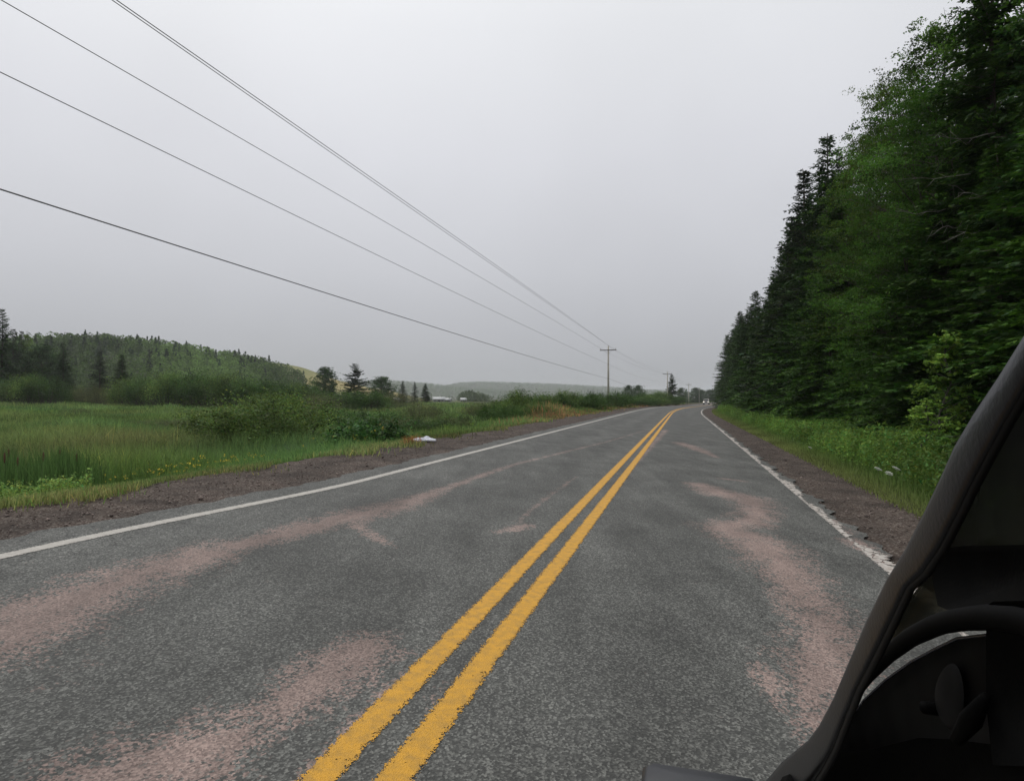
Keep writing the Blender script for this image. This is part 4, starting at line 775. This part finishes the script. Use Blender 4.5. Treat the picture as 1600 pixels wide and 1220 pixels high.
def wire(name_lab, off, dz, rad, sags):
    pts = []
    for i in range(len(top3) - 1):
        A, B = top3[i], top3[i + 1]; dr = unit((B - A)[:2]); nr = np.array([dr[1], -dr[0]]); sg = sags[i] if i < len(sags) else .9
        for t in np.linspace(0, 1, 40 if i == 0 else 14)[: None if i == len(top3) - 2 else -1]:
            p = A + (B - A) * t; zz = p[2] + dz[0] + (dz[1] - dz[0]) * min(1, i + t) - 4 * sg * t * (1 - t); pts.append((p[0] + nr[0] * off, p[1] + nr[1] * off, zz))
    b_ = MB(); b_.tube(np.array(pts), rad, 6); tag(b_.build('power_line', M['wire'], smooth=True), name_lab, 'power line')
wire('top power line running along the very tips of the poles', 0.0, (.05, .15), .0085, [.03, .7])
wire('power line just under the top one, carried by the right end of the crossarms', 1.1, (-.85, -.72), .0085, [-.18, .7])
wire('power line carried by the left end of the crossarms, second highest at the left', -1.1, (-.72, -.3), .0085, [-.15, .7])
wire('thin power line below the crossarms, meeting the left picture edge near the top', 0.05, (-2.12, -2.62), .008, [.22, .8])
wire('lowest and thickest cable of the pole line', 0.05, (-3.85, -4.72), .0125, [.30, .9])

# ------------------------------------------------------------------ litter on the verge
M['plastic'] = mat('white_plastic', (.62, .64, .70), .45)
x, y = at(663, 17.6); s_, o_ = inv(x, y); g = np.random.default_rng(3)
U, Vv = np.meshgrid(np.linspace(-1, 1, 26), np.linspace(-1, 1, 16), indexing='ij'); rr = np.maximum(abs(U), abs(Vv))
hgt = .065 * (1 - rr ** 2) * (1 + .5 * np.sin(U * 7 + Vv * 3) + .35 * np.sin(Vv * 11 - U * 5)) + .02 + g.normal(0, .008, U.shape)
Vb = np.stack([U * .33 + .02 * np.sin(Vv * 9), Vv * .13 + .03 * np.sin(U * 5), hgt.clip(.005)], -1).reshape(-1, 3); Vb = np.vstack([Vb, Vb * np.array([1, 1, 0]) + np.array([0, 0, -.01])]); q = grid_faces(26, 16, True)
n_ = 26 * 16; border = [i * 16 for i in range(26)] + [25 * 16 + j for j in range(1, 16)] + [i * 16 + 15 for i in range(24, -1, -1)] + [j for j in range(14, 0, -1)]
sideq = [(border[i], border[(i + 1) % len(border)], border[(i + 1) % len(border)] + n_, border[i] + n_) for i in range(len(border))]
bo = link('plastic_bag', mesh_np('plastic_bag', Vb, np.vstack([q, sideq]), smooth=True), M['plastic']); bo.location = (x, y, ground_at(x, y) + .03); bo.rotation_euler = (0, 0, .25)
tag(bo, 'crumpled white plastic bag lying at the gravel edge by the orange dead shrub', 'litter')

# ------------------------------------------------------------------ oncoming pickup
M['paint_w'] = mat('truck_paint', (.55, .54, .50), .35); M['tyre'] = mat('tyre', (.02, .02, .02), .9); M['chrome'] = mat('chrome', (.5, .5, .5), .25, .9); M['tglass'] = mat('truck_glass', (.03, .035, .04), .1)
M['lampglow'] = mat('headlight', (.9, .88, .8), .3, emit=(1, .93, .78), es=1.3)
def pickup(s, o):
    x, y = P(s, o); r = empty('pickup_truck', (float(x), float(y), float(H(s, o)) + .02), -R(20.5) + 0.0)
    b_ = MB(); b_.box((-.98, -2.7, .45), (.98, -.9, 1.08), .10); b_.box((-.98, -.9, .45), (.98, 1.1, 1.05), .06); b_.box((-.98, 1.1, .5), (.98, 2.9, 1.05), .06); b_.build('body', M['paint_w'], r)
    c_ = MB(); c_.prism([(-.95, 1.0), (1.05, 1.0), (.85, 1.85), (-.35, 1.85)], lambda p: (-.84, p[0], p[1]), lambda p: (.84, p[0], p[1])); c_.build('cab', M['paint_w'], r)
    c_ = MB(); c_.add([(-.76, -.90, 1.1), (.76, -.90, 1.1), (.70, -.40, 1.76), (-.70, -.40, 1.76)], [(0, 1, 2, 3)]); c_.V[-1] = c_.V[-1] + np.array([0, -.03, .0]); c_.build('windscreen', M['tglass'], r)
    for q in (-1, 1):
        c_ = MB(); c_.box((q * .845 - .01, -.3, 1.15), (q * .845 + .01, .8, 1.7)); c_.build('side_window', M['tglass'], r)
        c_ = MB(); c_.box((q * .74 - .2, -2.74, .78), (q * .74 + .2, -2.68, .98), .02); c_.build('headlight', M['lampglow'], r)
        c_ = MB(); c_.box((q * 1.1 - .1, -.75, 1.15), (q * 1.1 + .1, -.62, 1.36), .02); c_.build('mirror', M['tyre'], r)
        for yy in (-1.75, 1.95): c_ = MB(); c_.tube([(q * .97, yy, .38), (q * .72, yy, .38)], [.38, .38], 20); w_ = c_.build('wheel', M['tyre'], r); c_ = MB(); c_.tube([(q * .985, yy, .38), (q * .96, yy, .38)], [.22, .22], 14); c_.build('rim', M['chrome'], w_)
    c_ = MB(); c_.box((-.5, -2.73, .72), (.5, -2.68, 1.0), .02); c_.build('grille', M['tyre'], r)
    c_ = MB(); c_.box((-.97, -2.85, .45), (.97, -2.69, .66), .04); c_.build('bumper', M['chrome'], r)
    tag(r, 'pale oncoming pickup truck with lit headlights far down the road', 'pickup truck')
pickup(221, -3.2)

# ------------------------------------------------------------------ the vehicle we ride beside: front pillar, window and interior at the right
M['cartrim'] = noise_mat('satin_black_trim', (.009, .0092, .011), (.013, .013, .0155), 30, 4, .34, .0004, 200, spec=.32); M['seal'] = mat('rubber_seal', (.006, .006, .006), .7, spec=.2)
M['inner'] = noise_mat('grained_black_plastic', (.002, .002, .002), (.0035, .0035, .0032), 20, 4, .8, .0006, 300, spec=.04); M['wheelrim'] = mat('steering_leather', (.002, .002, .002), .7, spec=.05); M['gloss'] = noise_mat('instrument_hood', (.003, .003, .0035), (.009, .009, .009), 14, 3, .6, spec=.05)
tg = bpy.data.materials.new('tinted_glass'); tg.use_nodes = True; t = tg.node_tree; o_n = t.nodes['Material Output']; b = t.nodes['Principled BSDF']; b.inputs['Base Color'].default_value = (.002, .0022, .0015, 1); b.inputs['Roughness'].default_value = .3; b.inputs['Specular IOR Level'].default_value = .03
trn = t.nodes.new('ShaderNodeBsdfTransparent'); trn.inputs['Color'].default_value = (.9, .9, .78, 1); ms = t.nodes.new('ShaderNodeMixShader'); ms.inputs[0].default_value = .84
t.links.new(trn.outputs[0], ms.inputs[1]); t.links.new(b.outputs[0], ms.inputs[2]); t.links.new(ms.outputs[0], o_n.inputs['Surface'])
def cp(px, py, a):
    """a point of the car's left flank, a metres to the right of the viewpoint"""
    vx, vz = (px - 800) / F, (YH - py) / F; rc = vx * r0[0] + r0[1]; t_ = a / rc; return np.array([vx * t_, t_, CAMH + vz * t_])
nrm = np.array([r0[0], r0[1], 0.0])
car = empty('car', (float(.9 * d0[0] + .25 * r0[0]), float(.9 * d0[1] + .25 * r0[1]), ground_at(.5, .8))); bpy.context.view_layer.update()
org = np.array(car.location)
def cbuild(mb, name, m, smooth=False):
    o = mb.build(name, m, None, smooth); o.data.transform(__import__('mathutils').Matrix.Translation(-__import__('mathutils').Vector(org))); o.parent = car; return o
outer = [(1760, 250), (1640, 455), (1600, 526), (1560, 589), (1520, 648), (1490, 698), (1470, 742), (1442, 800), (1412, 858), (1382, 905), (1351, 968), (1322, 1034), (1298, 1089), (1276, 1130), (1259, 1152), (1219, 1185), (1186, 1222), (1150, 1260)]
inner = [(1760, 345), (1640, 535), (1600, 604), (1566, 660), (1536, 714), (1513, 757), (1492, 800), (1464, 853), (1437, 893), (1412, 915), (1386, 970), (1360, 1022), (1332, 1075), (1314, 1120), (1296, 1165), (1280, 1195), (1262, 1222), (1245, 1262)]
def strip(oA, iA, a0, bulge, thick, name, m, k=7):
    mb = MB(); n = len(oA); rows = []
    for (p, q) in zip(oA, iA):
        A, B = cp(*p, a0), cp(*q, a0); row = []
        for j in range(k): u = j / (k - 1); row.append(A + (B - A) * u - nrm * bulge * (math.sin(u * math.pi) ** .6))
        for j in range(k): u = 1 - j / (k - 1); row.append(A + (B - A) * (u * .9 + .05) + nrm * (thick if 0 < j < k - 1 else thick * .8))
        rows.append(row)
    V = np.array(rows).reshape(-1, 3); m2 = 2 * k; Q = []
    for i in range(n - 1):
        for j in range(m2): l = (j + 1) % m2; Q.append((i * m2 + j, i * m2 + l, (i + 1) * m2 + l, (i + 1) * m2 + j))
    mb.add(V, Q); mb.add([V[j] for j in range(m2)], T=[(0, j + 1, j) for j in range(1, m2 - 1)]); e_ = (n - 1) * m2; mb.add([V[e_ + j] for j in range(m2)], T=[(0, j, j + 1) for j in range(1, m2 - 1)])
    return cbuild(mb, name, m, True)
strip(outer, inner, .19, .0028, .006, 'windscreen_pillar', M['cartrim'])
seal_in = [(x + 9, y + 5) for x, y in inner]
strip([(x - 2, y - 1) for x, y in inner], seal_in, .192, .0012, .004, 'window_seal', M['seal'], 4)
def panel(poly, a0, a1, name, m):
    mb = MB(); mb.prism(poly, lambda p: cp(p[0], p[1], a0), lambda p: cp(p[0], p[1], a0) + nrm * (a1 - a0)); return cbuild(mb, name, m)
panel([(1760, 350), (1600, 612), (1540, 718), (1496, 804), (1440, 905), (1390, 972), (1336, 1085), (1322, 1112), (1345, 1062), (1380, 1020), (1430, 988), (1480, 966), (1530, 957), (1760, 950)], .30, .304, 'tinted_window', tg)
# steering wheel rim
arc = [(1285, 1215), (1294, 1172), (1306, 1130), (1327, 1088), (1353, 1052), (1384, 1020), (1420, 993), (1460, 974), (1500, 965), (1545, 962), (1600, 968), (1660, 990)]
pts = np.array([cp(a_, b_ , .262) for a_, b_ in arc]); tt = np.linspace(0, 1, len(arc)); t2 = np.linspace(0, 1, 40); pts2 = np.column_stack([np.interp(t2, tt, pts[:, j]) for j in range(3)])
mb = MB(); mb.tube(pts2, np.interp(t2, [0, .15, .4, .75, 1], [.003, .0045, .0095, .011, .012]), 12); cbuild(mb, 'steering_wheel', M['wheelrim'], True)
# instrument hood below the crescent of daylight, domed
hood = [(1303, 1178), (1312, 1148), (1326, 1118), (1346, 1090), (1380, 1059), (1420, 1031), (1458, 1011), (1492, 995), (1536, 990), (1600, 990)]
mb = MB(); hp = np.array([cp(a_, b_, .272) for a_, b_ in hood]); cen = cp(1480, 1150, .272); rows = []
panel(hood + [(1700, 990), (1700, 1260), (1285, 1260)], .2725, .30, 'instrument_panel', M['gloss'])
rim = np.vstack([hp, hp + nrm * .05]); mb.add(rim, grid_faces(2, len(hood), True)); cbuild(mb, 'instrument_hood', M['gloss'], True)
mb = MB(); cc = cp(1478, 1085, .268); e1 = unit(cp(1500, 1085, .268) - cc); e2 = unit(cp(1478, 1060, .268) - cc); V = []
for i in range(7):
    for j in range(24): ph = i / 6 * math.pi / 2; q = j / 24 * 6.283; V.append(cc + math.cos(ph) * (e1 * .040 * math.cos(q) + e2 * .034 * math.sin(q) * (1 + .2 * math.cos(q))) - nrm * .004 * math.sin(ph))
Q = [(i * 24 + j, i * 24 + (j + 1) % 24, (i + 1) * 24 + (j + 1) % 24, (i + 1) * 24 + j) for i in range(6) for j in range(24)]; mb.add(V, Q); cbuild(mb, 'column_cover', M['gloss'], True)
mb = MB(); mb.tube([cp(1490, 1150, .25), cp(1512, 1120, .25), cp(1535, 1085, .25)], [.006, .009, .004], 10); cbuild(mb, 'indicator_stalk', M['wheelrim'], True)
mb = MB(); mb.tube(hp, .0016, 6); cbuild(mb, 'hood_edge', mat('hood_edge', (.03, .03, .045), .25), True)
c_ = cp(1436, 1101, .255); mb = MB(); mb.tube([c_ + nrm * .03, c_ + nrm * .004, c_, c_ - nrm * .002], [.007, .0068, .0062, .003], 16); cbuild(mb, 'knob', M['wheelrim'], True)
panel([(1280, 1180), (1300, 1172), (1360, 1165), (1430, 1148), (1480, 1150), (1560, 1160), (1800, 1140), (1800, 1400), (1180, 1400)], .262, .32, 'door_panel', M['inner'])
panel([(1537, 945), (1548, 938), (1800, 930), (1800, 1200), (1545, 1190), (1536, 1100)], .258, .34, 'dashboard_end', M['inner'])
panel([(1450, 868), (1460, 858), (1500, 852), (1800, 846), (1800, 952), (1475, 950), (1462, 944), (1456, 915)], .27, .33, 'interior_mirror', M['inner'])
# door mirror below the pillar foot
mb = MB(); A0 = np.array([*(.80 * d0 - .055 * r0), CAMH - .487]); Mx = np.eye(4); Mx[:3, 0] = nrm; Mx[:3, 1] = (d0[0], d0[1], 0); Mx[:3, 2] = (0, 0, 1); Mx[:3, 3] = A0
mb.box((0, 0, -.17), (.155, .07, -.012), .008, Mx); cbuild(mb, 'door_mirror', mat('mirror_shell', (.016, .017, .020), .4))
mb = MB(); a_, b_ = A0 + nrm * .13 + np.array([0, 0, -.09]), cp(1235, 1225, .19); mb.tube([a_, (a_ + b_) / 2, b_], [.016, .02, .022], 10); cbuild(mb, 'mirror_arm', M['inner'], True)
mb = MB(); dM = Mx.copy(); dM[:3, 3] = np.array([*(.0 * d0 + .20 * r0), 0]); mb.box((0, -.9, .45), (.08, .90, .90), .02, dM); cbuild(mb, 'door', M['cartrim'])
for lo, hi, nm in (((-.02, -1.3, 1.80), (1.35, .20, 1.84), 'roof'), ((1.30, -1.3, .45), (1.36, .9, 1.80), 'far_side_sky_block'), ((0, -1.36, .45), (1.36, -1.30, 1.80), 'rear_sky_block'), ((.30, -.15, .5), (.80, .0, 1.55), 'seat_back')):  # unseen cabin shell (roof, far side, rear), added to block skylight from the interior
    mb = MB(); mb.box(lo, hi, .02, dM); cbuild(mb, nm, M['inner'])
tag(car, 'black car close by at the lower right, seen past its pillar into the dark window', 'car')

# ------------------------------------------------------------------ fog
hz_m = bpy.data.materials.new('haze'); hz_m.use_nodes = True; t = hz_m.node_tree; t.nodes.clear(); oo = t.nodes.new('ShaderNodeOutputMaterial'); pv_ = t.nodes.new('ShaderNodeVolumePrincipled')
pv_.inputs['Color'].default_value = (.94, .96, .99, 1); pv_.inputs['Density'].default_value = .0002; t.links.new(pv_.outputs[0], oo.inputs['Volume'])
mb = MB(); mb.box((-4200, -400, -12), (4200, 4200, 75)); tag(mb.build('haze', hz_m), 'thin pale fog over the marsh fading the far ridge', 'fog', kind='stuff')
